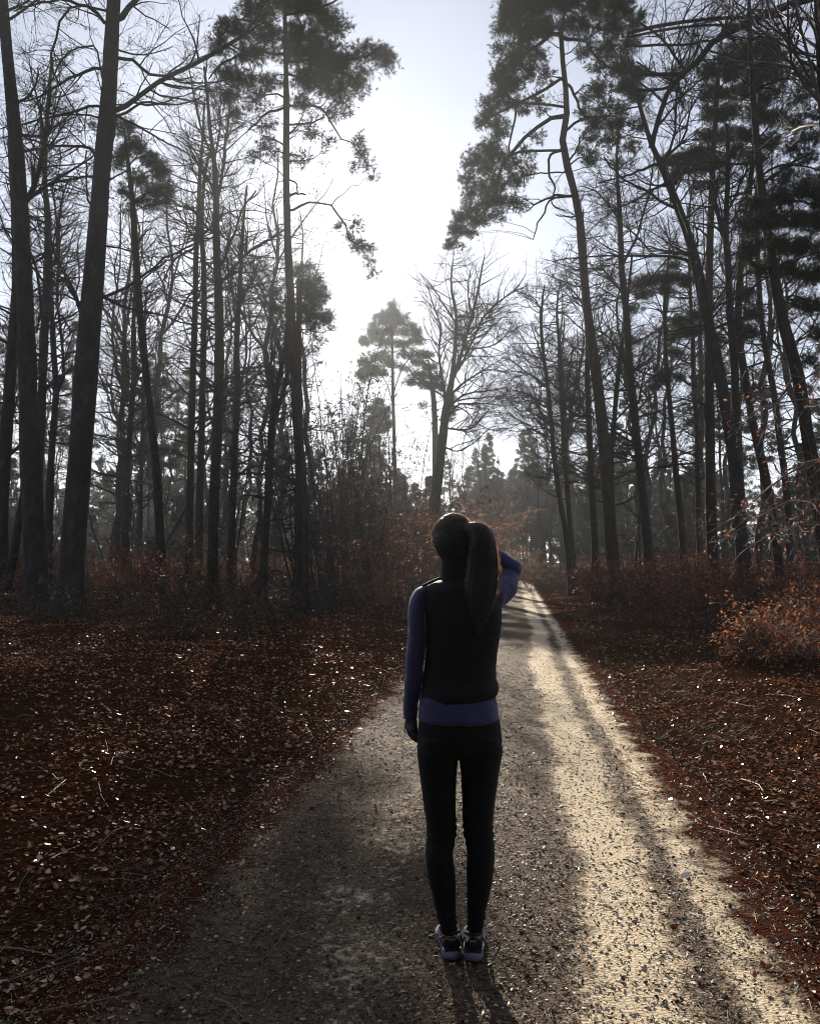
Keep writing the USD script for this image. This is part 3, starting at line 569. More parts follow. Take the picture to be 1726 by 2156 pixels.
# --- right side of the track
hero("pine_tree", "big crooked pine right of the track, needles hanging out over the gap", "tree", 24.0,
     [(1296, 1245, 30), (1286, 1133, 28), (1280, 1045, 26), (1268, 898, 24), (1250, 752, 21), (1236, 649, 19), (1230, 588, 18.5), (1221, 468, 18), (1207, 395, 16), (1193, 345, 15), (1184, 293, 15), (1193, 234, 13), (1190, 176, 12), (1184, 123, 11), (1181, 73, 10), (1188, 18, 8), (1196, -60, 6), (1200, -150, 4)],
     [[(1186, 163, 8), (1148, 187, 7), (1119, 205, 6), (1089, 217, 6), (1060, 232, 4), (1030, 250, 3)],
      [(1190, 246, 10), (1166, 246, 9), (1142, 261, 9), (1116, 278, 8), (1092, 302, 8), (1075, 325, 8), (1060, 345, 7), (1048, 381, 7), (1040, 425, 5), (1010, 450, 4), (975, 480, 3), (955, 510, 2)],
      [(1182, 315, 7), (1163, 322, 6), (1155, 340, 5), (1157, 372, 5), (1168, 392, 4), (1165, 410, 3)], [(1203, 412, 6), (1177, 410, 5), (1160, 416, 5), (1133, 426, 4), (1110, 444, 2)], [(1160, 417, 4), (1145, 448, 4), (1133, 471, 3), (1122, 504, 2)], [(1160, 419, 3), (1172, 438, 3), (1195, 440, 2)], [(1207, 457, 4), (1185, 455, 3), (1168, 452, 2)],
      [(1193, 176, 7), (1210, 199, 6), (1221, 228, 5), (1236, 246, 4), (1260, 246, 3)], [(1198, 269, 6), (1236, 246, 5), (1300, 246, 3), (1330, 270, 2)], [(1196, 342, 5), (1212, 316, 4), (1221, 287, 3)], [(1186, 80, 8), (1227, 85, 6), (1262, 126, 5), (1300, 150, 4)],
      [(1184, 70, 10), (1160, 72, 9), (1133, 94, 8), (1089, 123, 6), (1060, 150, 4)], [(1075, 330, 5), (1090, 345, 4), (1103, 370, 3), (1104, 395, 2)], [(1090, 216, 5), (1083, 250, 5), (1075, 285, 4), (1070, 325, 3)], [(1100, 370, 3), (1085, 380, 3)],
      [(1190, 20, 8), (1130, 0, 6), (1080, 10, 4)], [(1192, 0, 8), (1260, 0, 6), (1320, 20, 4)]],
     pine=True, auto=dict(n=14, L=1.3, t0=.45), tri=9, dens=1.35,
     clumps=[(1080, 20, 40, 32, 1.3), (1130, 0, 45, 40, 1.4), (1190, -10, 50, 40, 1.4), (1250, 0, 45, 38, 1.3), (1310, 15, 40, 30, 1.1), (1335, 45, 26, 26, .9), (1055, 55, 24, 26, .9), (1100, 60, 40, 26, 1.3), (1150, 55, 36, 30, 1.3), (1215, 60, 40, 26, .9), (1280, 60, 36, 26, .9), (1090, 100, 36, 22, .9), (1050, 95, 20, 18, .6), (1130, 115, 30, 18, .8), (1075, 135, 36, 22, 1.2), (1055, 160, 26, 18, 1.1), (1110, 150, 26, 20, .9), (1050, 190, 24, 20, 1), (1080, 180, 30, 20, 1.1), (1035, 225, 26, 18, .9), (1065, 215, 28, 18, 1), (1020, 255, 22, 18, .8), (1050, 255, 24, 16, .8), (1100, 225, 22, 16, .7), (1010, 262, 12, 10, .6), (1130, 205, 20, 18, .5), (1150, 160, 22, 22, .5), (1140, 230, 20, 14, .4),
             (1055, 285, 24, 14, .9), (1025, 310, 26, 16, 1.1), (1000, 330, 24, 18, .9), (985, 345, 14, 14, .7), (1045, 330, 28, 18, 1.1), (1075, 345, 22, 18, .7), (1020, 355, 30, 18, .8), (985, 375, 16, 20, .8), (1010, 395, 26, 18, .9), (1050, 385, 26, 18, 1.1), (1085, 385, 24, 20, .6), (1110, 360, 20, 26, .4), (1110, 320, 20, 22, .35), (1130, 290, 18, 18, .35), (985, 410, 16, 18, .8), (1035, 420, 30, 16, 1.2), (1070, 425, 26, 14, .8), (1000, 435, 26, 14, 1), (1100, 430, 22, 12, .5), (975, 455, 20, 16, 1.2), (1010, 462, 26, 14, 1), (1045, 455, 24, 14, .7), (960, 485, 17, 18, 1.1), (985, 488, 20, 14, .8), (948, 512, 12, 16, .9), (965, 520, 12, 12, .6),
             (1235, 105, 24, 24, .6), (1280, 110, 34, 26, .9), (1320, 95, 26, 26, .7), (1300, 145, 34, 20, 1.3), (1335, 150, 24, 20, 1.0), (1260, 140, 24, 18, .6), (1325, 185, 30, 20, 1.3), (1345, 200, 18, 16, 1), (1275, 180, 30, 20, .7), (1240, 200, 22, 20, .7), (1225, 235, 18, 16, .7), (1270, 225, 28, 18, .7), (1310, 225, 26, 16, .7), (1255, 262, 34, 18, .8), (1300, 262, 32, 16, 1), (1340, 265, 22, 16, .7), (1235, 290, 24, 14, .6), (1290, 300, 32, 16, .7), (1330, 310, 24, 16, .6), (1250, 330, 28, 18, .6), (1300, 345, 28, 14, .5), (1225, 310, 12, 14, .5)])
hero("beech_tree", "dark straight trunk second to the right of the big crooked pine, with bare side branches", "tree", 25.0,
     [(1366, 1170, 22), (1359, 1103, 20), (1347, 986, 18), (1335, 869, 17), (1324, 752, 16), (1318, 649, 15), (1308, 560, 13), (1306, 480, 11), (1302, 420, 9), (1298, 340, 7), (1306, 250, 5)],
     [[(1340, 966, 5), (1320, 954, 5), (1290, 953, 4)], [(1335, 830, 6), (1295, 725, 4), (1250, 690, 3)], [(1320, 640, 6), (1290, 590, 5), (1262, 560, 3)], [(1310, 560, 6), (1340, 500, 5), (1362, 420, 4), (1378, 330, 3)], [(1306, 480, 5), (1280, 430, 4), (1250, 400, 3), (1220, 390, 2)],
      [(1335, 880, 5), (1400, 862, 4), (1450, 850, 3), (1510, 835, 2)], [(1325, 770, 5), (1380, 790, 4), (1410, 778, 3)], [(1348, 990, 4), (1400, 980, 4), (1460, 975, 3), (1500, 955, 2)]],
     limb_twigs=dict(n=130, L=1.9), auto=dict(n=60, L=2.2, t0=.3))
hero("beech_tree", "slim leaning stem squeezed between the crooked pine and the trunk to its right", "tree", 26.5,
     [(1290, 1120, 12), (1287, 986, 11), (1294, 869, 10), (1303, 770, 10), (1312, 700, 8), (1322, 620, 6), (1330, 540, 4)], [], auto=dict(n=50, L=1.8, t0=.3))
hero("beech_tree", "straight trunk hugging the left side of the crooked pine", "tree", 29.0,
     [(1252, 1160, 15), (1250, 1100, 14), (1245, 1015, 13), (1240, 898, 12), (1236, 790, 11), (1238, 690, 9), (1228, 600, 7), (1222, 520, 5), (1228, 440, 3)],
     [[(1236, 795, 4), (1200, 770, 3), (1150, 757, 3), (1090, 740, 2)], [(1238, 700, 5), (1225, 640, 4), (1190, 600, 3)]], limb_twigs=dict(n=40, L=2.2), auto=dict(n=90, L=2.6, t0=.3), twig_r=.005, leaves=400, leaf_size=.06)
hero("beech_tree", "left stem of a slender bare pair right of the gap, branching low towards the track", "tree", 33.0,
     [(1196, 1165, 13), (1192, 1133, 12), (1177, 1045, 11), (1166, 957, 10), (1160, 884, 9.5), (1151, 796, 9), (1143, 740, 8), (1139, 680, 7), (1141, 640, 5), (1146, 600, 3)],
     [[(1148, 811, 5), (1125, 795, 4), (1104, 781, 3), (1066, 749, 2)], [(1157, 907, 6), (1138, 890, 5), (1126, 880, 3)], [(1146, 765, 4), (1130, 720, 3), (1118, 680, 2)], [(1141, 660, 4), (1130, 635, 3), (1112, 620, 2)], [(1155, 860, 4), (1110, 830, 3), (1070, 820, 2)], [(1152, 850, 4), (1115, 835, 3), (1085, 860, 2)], [(1160, 930, 3), (1110, 895, 3), (1070, 870, 2)]],
     limb_twigs=dict(n=110, L=2.4, n2=8), auto=dict(n=70, L=2.2, t0=.35), twig_r=.005)
hero("beech_tree", "right stem of a slender bare pair right of the gap, forked above the middle", "tree", 34.5,
     [(1204, 1165, 13), (1201, 1133, 12), (1195, 1045, 11), (1187, 950, 10), (1182, 840, 9), (1178, 770, 8), (1177, 723, 7), (1172, 660, 5), (1178, 600, 3)],
     [[(1187, 940, 6), (1200, 880, 5), (1212, 820, 4), (1222, 760, 3), (1232, 700, 2)], [(1184, 880, 5), (1195, 800, 4), (1205, 740, 3)], [(1187, 900, 4), (1215, 860, 4), (1200, 830, 2)]],
     limb_twigs=dict(n=70, L=2.2, n2=8), auto=dict(n=90, L=2.2, t0=.3), twig_r=.005, leaves=500, leaf_size=.06)
hero("pine_tree", "thin pine with ragged flat boughs in the bright patch right of centre", "tree", 30.0,
     [(1437, 1150, 15), (1433, 1095, 14), (1423, 999, 13), (1415, 903, 11), (1407, 821, 10), (1401, 739, 9), (1399, 650, 8), (1402, 590, 6), (1406, 545, 3)],
     [[(1402, 700, 4), (1380, 712, 3), (1350, 740, 2)], [(1404, 770, 4), (1380, 790, 3), (1352, 815, 2)]], pine=True, auto=dict(n=30, L=1.8, t0=.35), dens=1.3,
     clumps=[(1345, 600, 26, 12, 1.4), (1375, 590, 30, 12, 1.6), (1410, 585, 30, 14, 1.6), (1445, 592, 24, 14, 1.5), (1360, 620, 28, 10, 1.2), (1400, 612, 26, 10, 1.2), (1415, 560, 20, 10, 1), (1430, 680, 26, 14, 1.5), (1455, 668, 18, 16, 1.4), (1450, 705, 28, 16, 1.5), (1420, 710, 22, 12, 1.1), (1395, 800, 30, 10, 1.3), (1375, 815, 18, 10, 1.1), (1425, 795, 18, 10, 1), (1340, 720, 16, 9, .9), (1335, 650, 18, 14, .9), (1420, 740, 26, 12, 1)])
hero("beech_tree", "thin straight trunk left of the thick trunk group at the right", "tree", 31.0,
     [(1472, 1150, 13), (1470, 1095, 12), (1468, 990, 11), (1467, 903, 10.5), (1460, 800, 10), (1458, 700, 9), (1452, 600, 7), (1450, 500, 5), (1455, 400, 3)], [], auto=dict(n=80, L=2.4, t0=.3), twig_r=.005, leaves=300, leaf_size=.06)
hero("pine_tree", "straight rough pine trunk standing left of the thick leaning trunk, dark crown above it", "tree", 26.0,
     [(1500, 1170, 24), (1497, 1095, 22), (1495, 980, 21), (1494, 903, 20), (1492, 760, 19), (1492, 640, 17), (1494, 520, 15), (1498, 400, 13), (1504, 280, 11), (1512, 160, 8), (1520, 60, 5)],
     [[(1493, 500, 5), (1470, 480, 4), (1440, 470, 2)]], pine=True, dens=1.5, auto=dict(n=26, L=1.8, t0=.3),
     clumps=[(1540, 110, 34, 22, 1.3), (1500, 150, 28, 24, 1.1), (1545, 150, 36, 24, 1.4), (1500, 195, 30, 22, 1.1), (1550, 195, 34, 20, 1), (1500, 240, 26, 22, 1.2), (1535, 240, 30, 22, 1.2), (1490, 285, 28, 20, 1.2), (1530, 285, 28, 18, 1.2), (1430, 335, 30, 14, 1.4), (1470, 325, 34, 18, 1.5), (1405, 345, 22, 14, 1.2), (1445, 358, 30, 14, 1.2), (1485, 350, 26, 16, 1.2), (1420, 375, 22, 12, 1), (1515, 340, 20, 16, .9), (1470, 395, 18, 12, .6)])
hero("beech_tree", "thick leaning trunk whose long limb arches up to the top right corner", "tree", 20.0,
     [(1570, 1225, 34), (1566, 1180, 32), (1555, 1095, 30), (1546, 958, 27), (1530, 876, 26), (1514, 780, 25), (1492, 684, 23), (1475, 600, 21), (1458, 525, 19), (1440, 470, 17), (1415, 405, 16), (1393, 350, 14), (1370, 300, 11), (1352, 240, 9), (1335, 180, 7), (1322, 120, 5)],
     [[(1380, 318, 12), (1375, 295, 11), (1388, 245, 11), (1405, 195, 11), (1415, 178, 12), (1445, 150, 12), (1480, 115, 13), (1508, 80, 13), (1550, 58, 14), (1600, 35, 15), (1660, 10, 15), (1730, -10, 15)],
      [(1388, 345, 8), (1410, 315, 6), (1420, 270, 5), (1425, 200, 4), (1432, 130, 3)], [(1385, 345, 7), (1350, 358, 6), (1300, 375, 4), (1260, 385, 3)], [(1470, 560, 9), (1440, 546, 7), (1400, 540, 6), (1350, 538, 6), (1300, 538, 4), (1230, 540, 3), (1160, 548, 2)],
      [(1470, 555, 7), (1440, 535, 5), (1400, 527, 4), (1360, 518, 3)], [(1428, 440, 8), (1395, 425, 6), (1360, 400, 5), (1310, 375, 4), (1270, 330, 3)], [(1405, 385, 6), (1370, 400, 5), (1330, 425, 4), (1290, 440, 3)], [(1445, 150, 8), (1420, 120, 6), (1405, 95, 6), (1370, 60, 5), (1345, 45, 4)], [(1415, 175, 6), (1380, 155, 5), (1340, 130, 3)],
      [(1400, 330, 6), (1440, 290, 5), (1450, 240, 4), (1462, 200, 3)], [(1600, 35, 7), (1690, 30, 6), (1680, 90, 5), (1665, 140, 5), (1640, 190, 3)], [(1508, 80, 5), (1530, 50, 4), (1535, 0, 3)], [(1560, 50, 5), (1600, 90, 4), (1660, 130, 4), (1726, 125, 3)]],
     limb_twigs=dict(n=260, L=1.9, n2=7), auto=dict(n=30, L=2.0, t0=.45), leaves=1400, leaf_size=.05,
     offs=[-2.0, .6, -.8, -1.5, 1.2, -.8, 1, -1.2, .8, 1.0, -1.4, -.6, -1])
hero("beech_tree", "dark upright trunk rising from beside the thick leaning trunk and forking near the top", "tree", 22.0,
     [(1562, 1200, 26), (1556, 1050, 22), (1552, 930, 19), (1549, 848, 18), (1544, 739, 17), (1535, 630, 16), (1533, 560, 15), (1528, 500, 13), (1530, 420, 11), (1533, 330, 9), (1528, 260, 6)],
     [[(1531, 530, 11), (1518, 480, 10), (1505, 420, 9), (1497, 370, 7), (1494, 310, 5)], [(1533, 440, 6), (1560, 380, 5), (1600, 330, 4)], [(1532, 470, 5), (1565, 420, 4), (1590, 370, 3)], [(1533, 580, 5), (1555, 552, 4), (1575, 530, 3)], [(1545, 740, 6), (1530, 700, 5), (1510, 675, 4)]],
     limb_twigs=dict(n=110, L=1.8), auto=dict(n=40, L=1.8, t0=.3))
hero("pine_tree", "pine trunk leaning slightly left, third from the right edge, with rusty bark", "tree", 23.5,
     [(1645, 1245, 22), (1640, 1190, 20), (1626, 1095, 19), (1607, 985, 18), (1587, 903, 17), (1568, 794, 16), (1554, 690, 15), (1556, 600, 14), (1566, 500, 12), (1580, 380, 11), (1594, 250, 9), (1605, 150, 7), (1612, 80, 4)],
     [], pine=True, dens=1.5, auto=dict(n=20, L=1.6, t0=.3),
     clumps=[(1610, 95, 30, 18, 1.3), (1580, 110, 30, 22, 1.5), (1630, 120, 26, 20, 1.2), (1600, 150, 36, 22, 1.5), (1640, 160, 22, 20, 1), (1580, 190, 30, 22, 1), (1620, 200, 30, 20, 1), (1590, 240, 30, 24, 1.2), (1630, 250, 28, 22, 1.1), (1570, 280, 26, 22, 1.2), (1610, 300, 30, 20, 1.2), (1550, 320, 26, 18, 1), (1585, 335, 30, 16, 1.1), (1570, 620, 22, 20, 1), (1590, 660, 26, 20, 1), (1575, 700, 22, 20, 1)])
hero("beech_tree", "thinner trunk between the rusty pine and the wide trunk at the right edge", "tree", 27.0,
     [(1664, 1180, 16), (1656, 1040, 15), (1642, 931, 14), (1628, 821, 13), (1607, 712, 12), (1596, 575, 11), (1592, 450, 9), (1598, 330, 6)], [], auto=dict(n=60, L=2.4, t0=.3), leaves=900, leaf_mat="brown_leaf", leaf_size=.06)
hero("pine_tree", "wide dark pine trunk nearest the right edge with heavy low needle boughs", "tree", 19.0,
     [(1745, 1200, 34), (1732, 1120, 31), (1721, 1040, 29), (1702, 931, 27), (1680, 794, 26), (1650, 684, 24), (1633, 600, 22), (1618, 500, 20), (1603, 400, 18), (1592, 290, 15), (1583, 175, 12), (1578, 60, 9), (1575, -80, 5)],
     [[(1610, 445, 7), (1650, 420, 6), (1700, 425, 4), (1740, 435, 3)], [(1603, 400, 7), (1640, 360, 6), (1690, 330, 4)], [(1598, 340, 6), (1560, 345, 5), (1500, 340, 4), (1440, 345, 3)], [(1600, 370, 6), (1650, 345, 5), (1726, 360, 3)]],
     pine=True, dens=1.6, auto=dict(n=30, L=1.6, t0=.4),
     clumps=[(1640, 420, 34, 20, 1.3), (1690, 405, 36, 20, 1.2), (1730, 420, 30, 20, 1.3), (1590, 440, 28, 20, 1.2), (1570, 480, 24, 20, 1.2), (1620, 470, 34, 20, 1.5), (1670, 460, 36, 22, 1.6), (1715, 470, 30, 24, 1.5), (1590, 520, 28, 20, 1.1), (1640, 515, 34, 20, 1.4), (1690, 520, 34, 22, 1.4), (1730, 530, 24, 22, 1.2), (1660, 570, 34, 20, 1.2), (1710, 580, 32, 20, 1.3), (1600, 565, 26, 16, 1), (1570, 545, 20, 14, .9),
             (1680, 150, 24, 16, .7), (1710, 180, 28, 18, .8), (1680, 210, 28, 16, .8), (1715, 240, 28, 16, .8), (1670, 260, 26, 16, .8), (1700, 290, 32, 16, .9), (1660, 310, 24, 14, .8), (1700, 330, 30, 14, .8), (1670, 360, 26, 14, .8), (1720, 370, 26, 14, .8), (1640, 380, 24, 12, .8), (1720, 640, 26, 20, 1), (1690, 640, 24, 18, .9), (1720, 700, 26, 20, .9), (1690, 760, 30, 18, .6)])
# ---------------------------------------------------------------- background trees (prototypes repeated)
def free_beech(name, label, H, r, n1, L1, fork=.45, group=None, depth=3, n2=6, n3=3, leaves=0, leaf_mat="dark_leaf", twig_r=.007, stems=3, t_crown=.3, wob=.05):
    root = thing(name, label, "tree", group)
    k = 16
    z = np.linspace(-.2, H, k)
    xy = np.cumsum(rng.normal(size=(k, 2)) * wob * H / k * 3, 0); xy -= xy[0]
    P = np.column_stack([xy, z]); R = r * (1 - .85 * np.linspace(0, 1, k) ** 1.1); R[0] *= 1.4
    part(root, "trunk", tubes(P[None], R[None], 9), M["bark_beech"])
    lp, lr = [P[int(k * t_crown):]], [R[int(k * t_crown):]]
    for s_ in range(stems):
        i = int(k * rng.uniform(fork, fork + .3))
        a = rng.uniform(0, 2 * np.pi)
        d = np.array([[math.cos(a) * .8, math.sin(a) * .8, 1.0]])
        p, rr = grow(P[i:i + 1], d, np.array([(H - P[i, 2]) * rng.uniform(.7, .95)]), np.array([R[i] * .7]), len(lp[0]), .10, .08, .2)
        part(root, "limb", tubes(p, rr, 6), M["bark_beech"])
        lp.append(p[0]); lr.append(rr[0])
    _, t_, e_, d_ = bare_crown(np.stack(lp), np.stack(lr), n1, L1, depth, .05, .02, twig_r, n2, n3, (45, 85))
    part(root, "twigs", t_, M["twig"], kind="stuff")
    if leaves:
        kk = rng.integers(0, len(e_), leaves)
        part(root, "dead_leaves", leaf_mesh(e_[kk], unit(d_[kk]) + rng.normal(size=(leaves, 3)) * .6 + [0, 0, -.4], rng.normal(size=(leaves, 3)), .085 * rng.uniform(.6, 1.3, leaves)), M[leaf_mat], smooth=False, kind="stuff")
    return root

def free_pine(name, label, H, r, crown0, spread, n, group=None, dens=1.0, needle=.2, mat="needle", per=330, cat="tree"):
    root = thing(name, label, cat, group)
    k = 14
    z = np.linspace(-.2, H, k); xy = np.cumsum(rng.normal(size=(k, 2)) * .012 * H / k * 3, 0); xy -= xy[0]
    P = np.column_stack([xy, z]); R = r * (1 - .85 * np.linspace(0, 1, k)); R[0] *= 1.3
    part(root, "trunk", tubes(P[None], R[None], 9), M["bark_pine"])
    C, RAD, roots, rr, de = [], [], [], [], []
    for q in range(n):
        f = rng.uniform(0, 1) ** .8
        zz = H * (crown0 + (1.0 - crown0) * f)
        wid = spread * (1 - f ** 1.6) * (.5 + .5 * min(1, f * 4)) + .15
        a = rng.uniform(0, 2 * np.pi); rad = wid * rng.uniform(.3, 1)
        i = np.interp(zz, P[:, 2], np.arange(k))
        base = P[int(i)]
        c = np.array([base[0] + math.cos(a) * rad, base[1] + math.sin(a) * rad, zz])
        s = rng.uniform(.25, .65) * (spread * .26 + .2) * (1.15 - .7 * f)
        C.append(c); RAD.append(np.array([s, s, s * rng.uniform(.4, .75)])); roots.append(np.array([base[0], base[1], max(zz - .35 * rad, .3)])); rr.append(.012 + .012 * rad); de.append(dens)
    bo, tw, nd = pine_clumps(C, RAD, roots, rr, de, needle, 5, .05, per)
    part(root, "boughs", join(bo), M["bark_pine"], kind="stuff")
    part(root, "twigs", tw, M["twig"], kind="stuff")
    part(root, "needles", nd, M[mat], smooth=False, kind="stuff")
    return root

LANDMARKS = [(10, "the leftmost leaning trunk"), (72, "the slanting left trunk"), (150, "the thickest left trunk"), (262, "the slim bent tree"), (335, "the pine with the tuft"), (408, "the two straight thin trunks"), (448, "the straight grey trunk"),
             (488, "the kinked thin trunk"), (560, "the leaning pair of stems"), (636, "the tall straight pine"), (740, "the bright gap"), (833, "the round-topped pine"), (918, "the broad bare tree"), (1000, "the woman's head"), (1085, "the end of the track"), (1190, "the slender bare pair"), (1285, "the big crooked pine"),
             (1360, "the dark straight trunk"), (1435, "the thin ragged pine"), (1497, "the straight rough pine"), (1558, "the thick leaning trunk"), (1635, "the rusty pine trunk"), (1726, "the wide right trunk")]
NTH = [q + "nearest" for q in ("", *(w + " " for w in "second third fourth fifth sixth seventh eighth ninth tenth eleventh twelfth thirteenth".split()))]
def place_labels(roots, xy):
    """Gives each repeat a label of its own by what it stands beside and how far back."""
    slots = {}
    for r, (x, y) in zip(roots, xy):
        px = 863 + x / max(y, .5) * FPX
        c = min(LANDMARKS, key=lambda q: abs(q[0] - px))
        slots.setdefault((("left" if px < c[0] else "right"), c[1]), []).append((y, r))
    for (side, mark), found in slots.items():
        for n_, (y, r) in enumerate(sorted(found, key=lambda q: q[0])):
            base = r.GetPrim().GetCustomDataByKey("label")
            r.GetPrim().SetCustomDataByKey("label", f"{base} just {side} of {mark}" + (f", {NTH[min(n_, len(NTH) - 1)]}" if len(found) > 1 else ""))

placed = set()
def put(protos, items, place=True):
    """Places repeats: items are (x, y, scale); the first use of a prototype moves the prototype itself."""
    roots, base = [], {id(q): q.GetPrim().GetCustomDataByKey("label") for q in protos}
    for n_, (x, y, s) in enumerate(items):
        pr = protos[n_ % len(protos)]
        z = float(ground(x, y)); rot = float(rng.uniform(0, 360))
        if str(pr.GetPath()) not in placed:
            placed.add(str(pr.GetPath()))
            ops = {o.GetOpName(): o for o in pr.GetOrderedXformOps()}
            ops["xformOp:translate"].Set(Gf.Vec3d(x, y, z)); ops["xformOp:rotateZ"].Set(rot)
            pr.AddScaleOp().Set(Gf.Vec3f(s, s, s))
            roots.append(pr)
        else:
            roots.append(dup(pr, (x, y, z), rot, s, base[id(pr)]))
    if place:
        place_labels(roots, [(x, y) for x, y, s in items])

def clear_of_track(a, o, gap=1.6):
    return a < ROADL - gap or a > ROADR + gap

SUNXY = np.array([SUN[0], SUN[1]]) / np.hypot(SUN[0], SUN[1])
def scatter(n, o0, o1, half, gap, dmin, power=1.0, left=True, right=True, seen=1.12, keep=None):
    """Random spots among the trees within the view, a minimum distance apart: x, y."""
    out, tries = [], 0
    while len(out) < n and tries < n * 60:
        tries += 1
        o = o0 + (o1 - o0) * rng.random() ** power
        a = rng.uniform(-half(o), half(o))
        if (a < 0 and not left) or (a > 0 and not right) or not clear_of_track(a, o, gap):
            continue
        x, y = from_lat_lon(a, o)
        if abs(x) > seen * .5 * y + 2.5:
            continue
        if keep and not keep(x, y):
            continue
        if all((x - p) ** 2 + (y - q) ** 2 > dmin ** 2 for p, q in out):
            out.append((x, y))
    return out

def off_gap(x, y):
    """Keeps tall trees out of the open sky over the track."""
    px = 863 + x / y * FPX
    return not (650 < px < 1130)

G1 = "bare beeches deeper in the forest"
pr = [free_beech("beech_tree", "bare grey beech deeper in,", 19 + q, .16 + .02 * q, 85, 2.9, group=G1, leaves=700 if q % 2 else 200, twig_r=.0055) for q in range(4)]
sp = scatter(46, 36, 85, lambda o: 6 + .62 * o, 3.0, 2.2, 1.0, keep=off_gap)
sp += [((px - 863) / FPX * Y, Y) for px, Y in [(540, 46), (585, 52)]]
spx = [((px - 863) / FPX * Y, Y) for px, Y in [(985, 62), (1005, 70), (1030, 78), (1052, 74), (1075, 82), (1098, 76), (1120, 70), (1140, 64), (1160, 58), (1015, 86), (1062, 90), (1108, 88), (1135, 80), (970, 72), (950, 66)]]
put(pr, [(x, y, rng.uniform(.85, 1.15)) for x, y in sp] + [(x, y, rng.uniform(.42, .66)) for x, y in spx])
G2 = "pines deeper in the forest"
pr = [free_pine("pine_tree", "dark pine deeper in,", 19 + q, .15, .52 - .05 * q, 2.7, 85, G2, 1.1) for q in range(3)]
sp = scatter(15, 46, 95, lambda o: 8 + .62 * o, 4.0, 3.5, 1.0, keep=lambda x, y: off_gap(x, y) and not 440 < 863 + x / y * FPX < 700)
put(pr, [(x, y, rng.uniform(.75, 1.05)) for x, y in sp])
G3 = "low hazy trees closing the end of the track"
pr = [free_pine("pine_tree", "hazy far pine", 13 + 2 * q, .13, .28, 2.8, 95, G3, 1.1, .22) for q in range(3)]
sp = scatter(60, 82, 150, lambda o: 8 + .34 * o, 2.2, 2.4, 1.0, seen=.7) + [((px - 863) / FPX * Y, Y) for px, Y in [(985, 100), (1010, 104), (1035, 98), (1060, 108), (1085, 112), (1105, 103), (1125, 96), (1050, 122), (1095, 126), (1140, 90), (1020, 128), (1075, 134)]]
put(pr, [(x, y, rng.uniform(.7, 1.1)) for x, y in sp])
G4 = "far trees closing the view between the trunks"
pr = [free_pine("young_pine", "greyish far young pine", 7.5 + q, .09, .05, 2.2, 90, G4, 1.0, .2, "young_needle") for q in range(3)]
sp = scatter(90, 55, 115, lambda o: 8 + .66 * o, 3.0, 2.0, 1.0, keep=lambda x, y: y > 75 or not 480 < 863 + x / y * FPX < 900)
put(pr, [(x, y, rng.uniform(.55, 1.05)) for x, y in sp])

fi = UsdGeom.PointInstancer.Define(stage, "/World/forest")
tag(fi, "pine forest going on behind the viewer on both sides of the track", "forest", kind="stuff")
pr = [free_pine("forest/pine_tree", None, 18 + 2 * q, .16, .12, 3.4, 90, None, 1.5, .5, per=90, cat=None) for q in range(2)]
sp = []
for o in np.arange(-34, -3.5, 3.6):
    for a in (-15, -11, -7.5, -4.4, 4.2, 7.2, 10.8, 15):
        sp.append(from_lat_lon(a + rng.uniform(-1, 1), o + rng.uniform(-1, 1)))
sp += [from_lat_lon(a, -38 + rng.uniform(-2, 2)) for a in (-3, 0, 3)]
fi.CreatePrototypesRel().SetTargets([q.GetPath() for q in pr])
fi.CreateProtoIndicesAttr([q % 2 for q in range(len(sp))])
fi.CreatePositionsAttr([Gf.Vec3f(float(x), float(y), float(ground(x, y))) for x, y in sp])
an = rng.uniform(0, np.pi, len(sp))
fi.CreateOrientationsAttr([Gf.Quath(float(math.cos(q)), 0.0, 0.0, float(math.sin(q))) for q in an])
fi.CreateScalesAttr([Gf.Vec3f(float(q), float(q), float(q)) for q in rng.uniform(.85, 1.15, len(sp))])
# ---------------------------------------------------------------- saplings, brush and brambles
def sapling(name, label, cat, H, stems, n1, L1, group, leaves, leaf_mat, leaf_size, lean=.25, spread=.25, twig="twig", twig_r=.0035, stem_r=.018, droop=0.0, flat=.35, n2=5, lpart="leaves"):
    root = thing(name, label, cat, group)
    a = rng.uniform(0, 2 * np.pi, stems)
    st = np.column_stack([np.cos(a), np.sin(a), np.zeros(stems)]) * spread * rng.uniform(.1, 1, (stems, 1)); st[:, 2] = -.05
    d = np.column_stack([np.cos(a) * lean, np.sin(a) * lean, np.ones(stems)]) + rng.normal(size=(stems, 3)) * .12
    L = H * rng.uniform(.6, 1.05, stems)
    P, R = grow(st, d, L, stem_r * L / H, 9, .08, -droop, .2)
    part(root, "stems", tubes(P, R, 5), M[twig], kind="stuff")
    P1, t_, e_, d_ = bare_crown(P, R, n1, L1, 2, .15, .01, twig_r, n2, 0, (45, 80), 5, flat)
    part(root, "twigs", t_, M[twig], kind="stuff")
    if leaves:
        kk = rng.integers(0, len(e_), leaves)
        pos = e_[kk] - d_[kk] * rng.uniform(0, 3.5, (leaves, 1))
        nn = rng.normal(size=(leaves, 3)) * .6 + [0, 0, 1]
        part(root, lpart, leaf_mesh(pos, unit(d_[kk]) + rng.normal(size=(leaves, 3)) * .7 + [0, 0, -.25], nn, leaf_size * rng.uniform(.55, 1.3, leaves)), M[leaf_mat], smooth=False, kind="stuff")
    return root

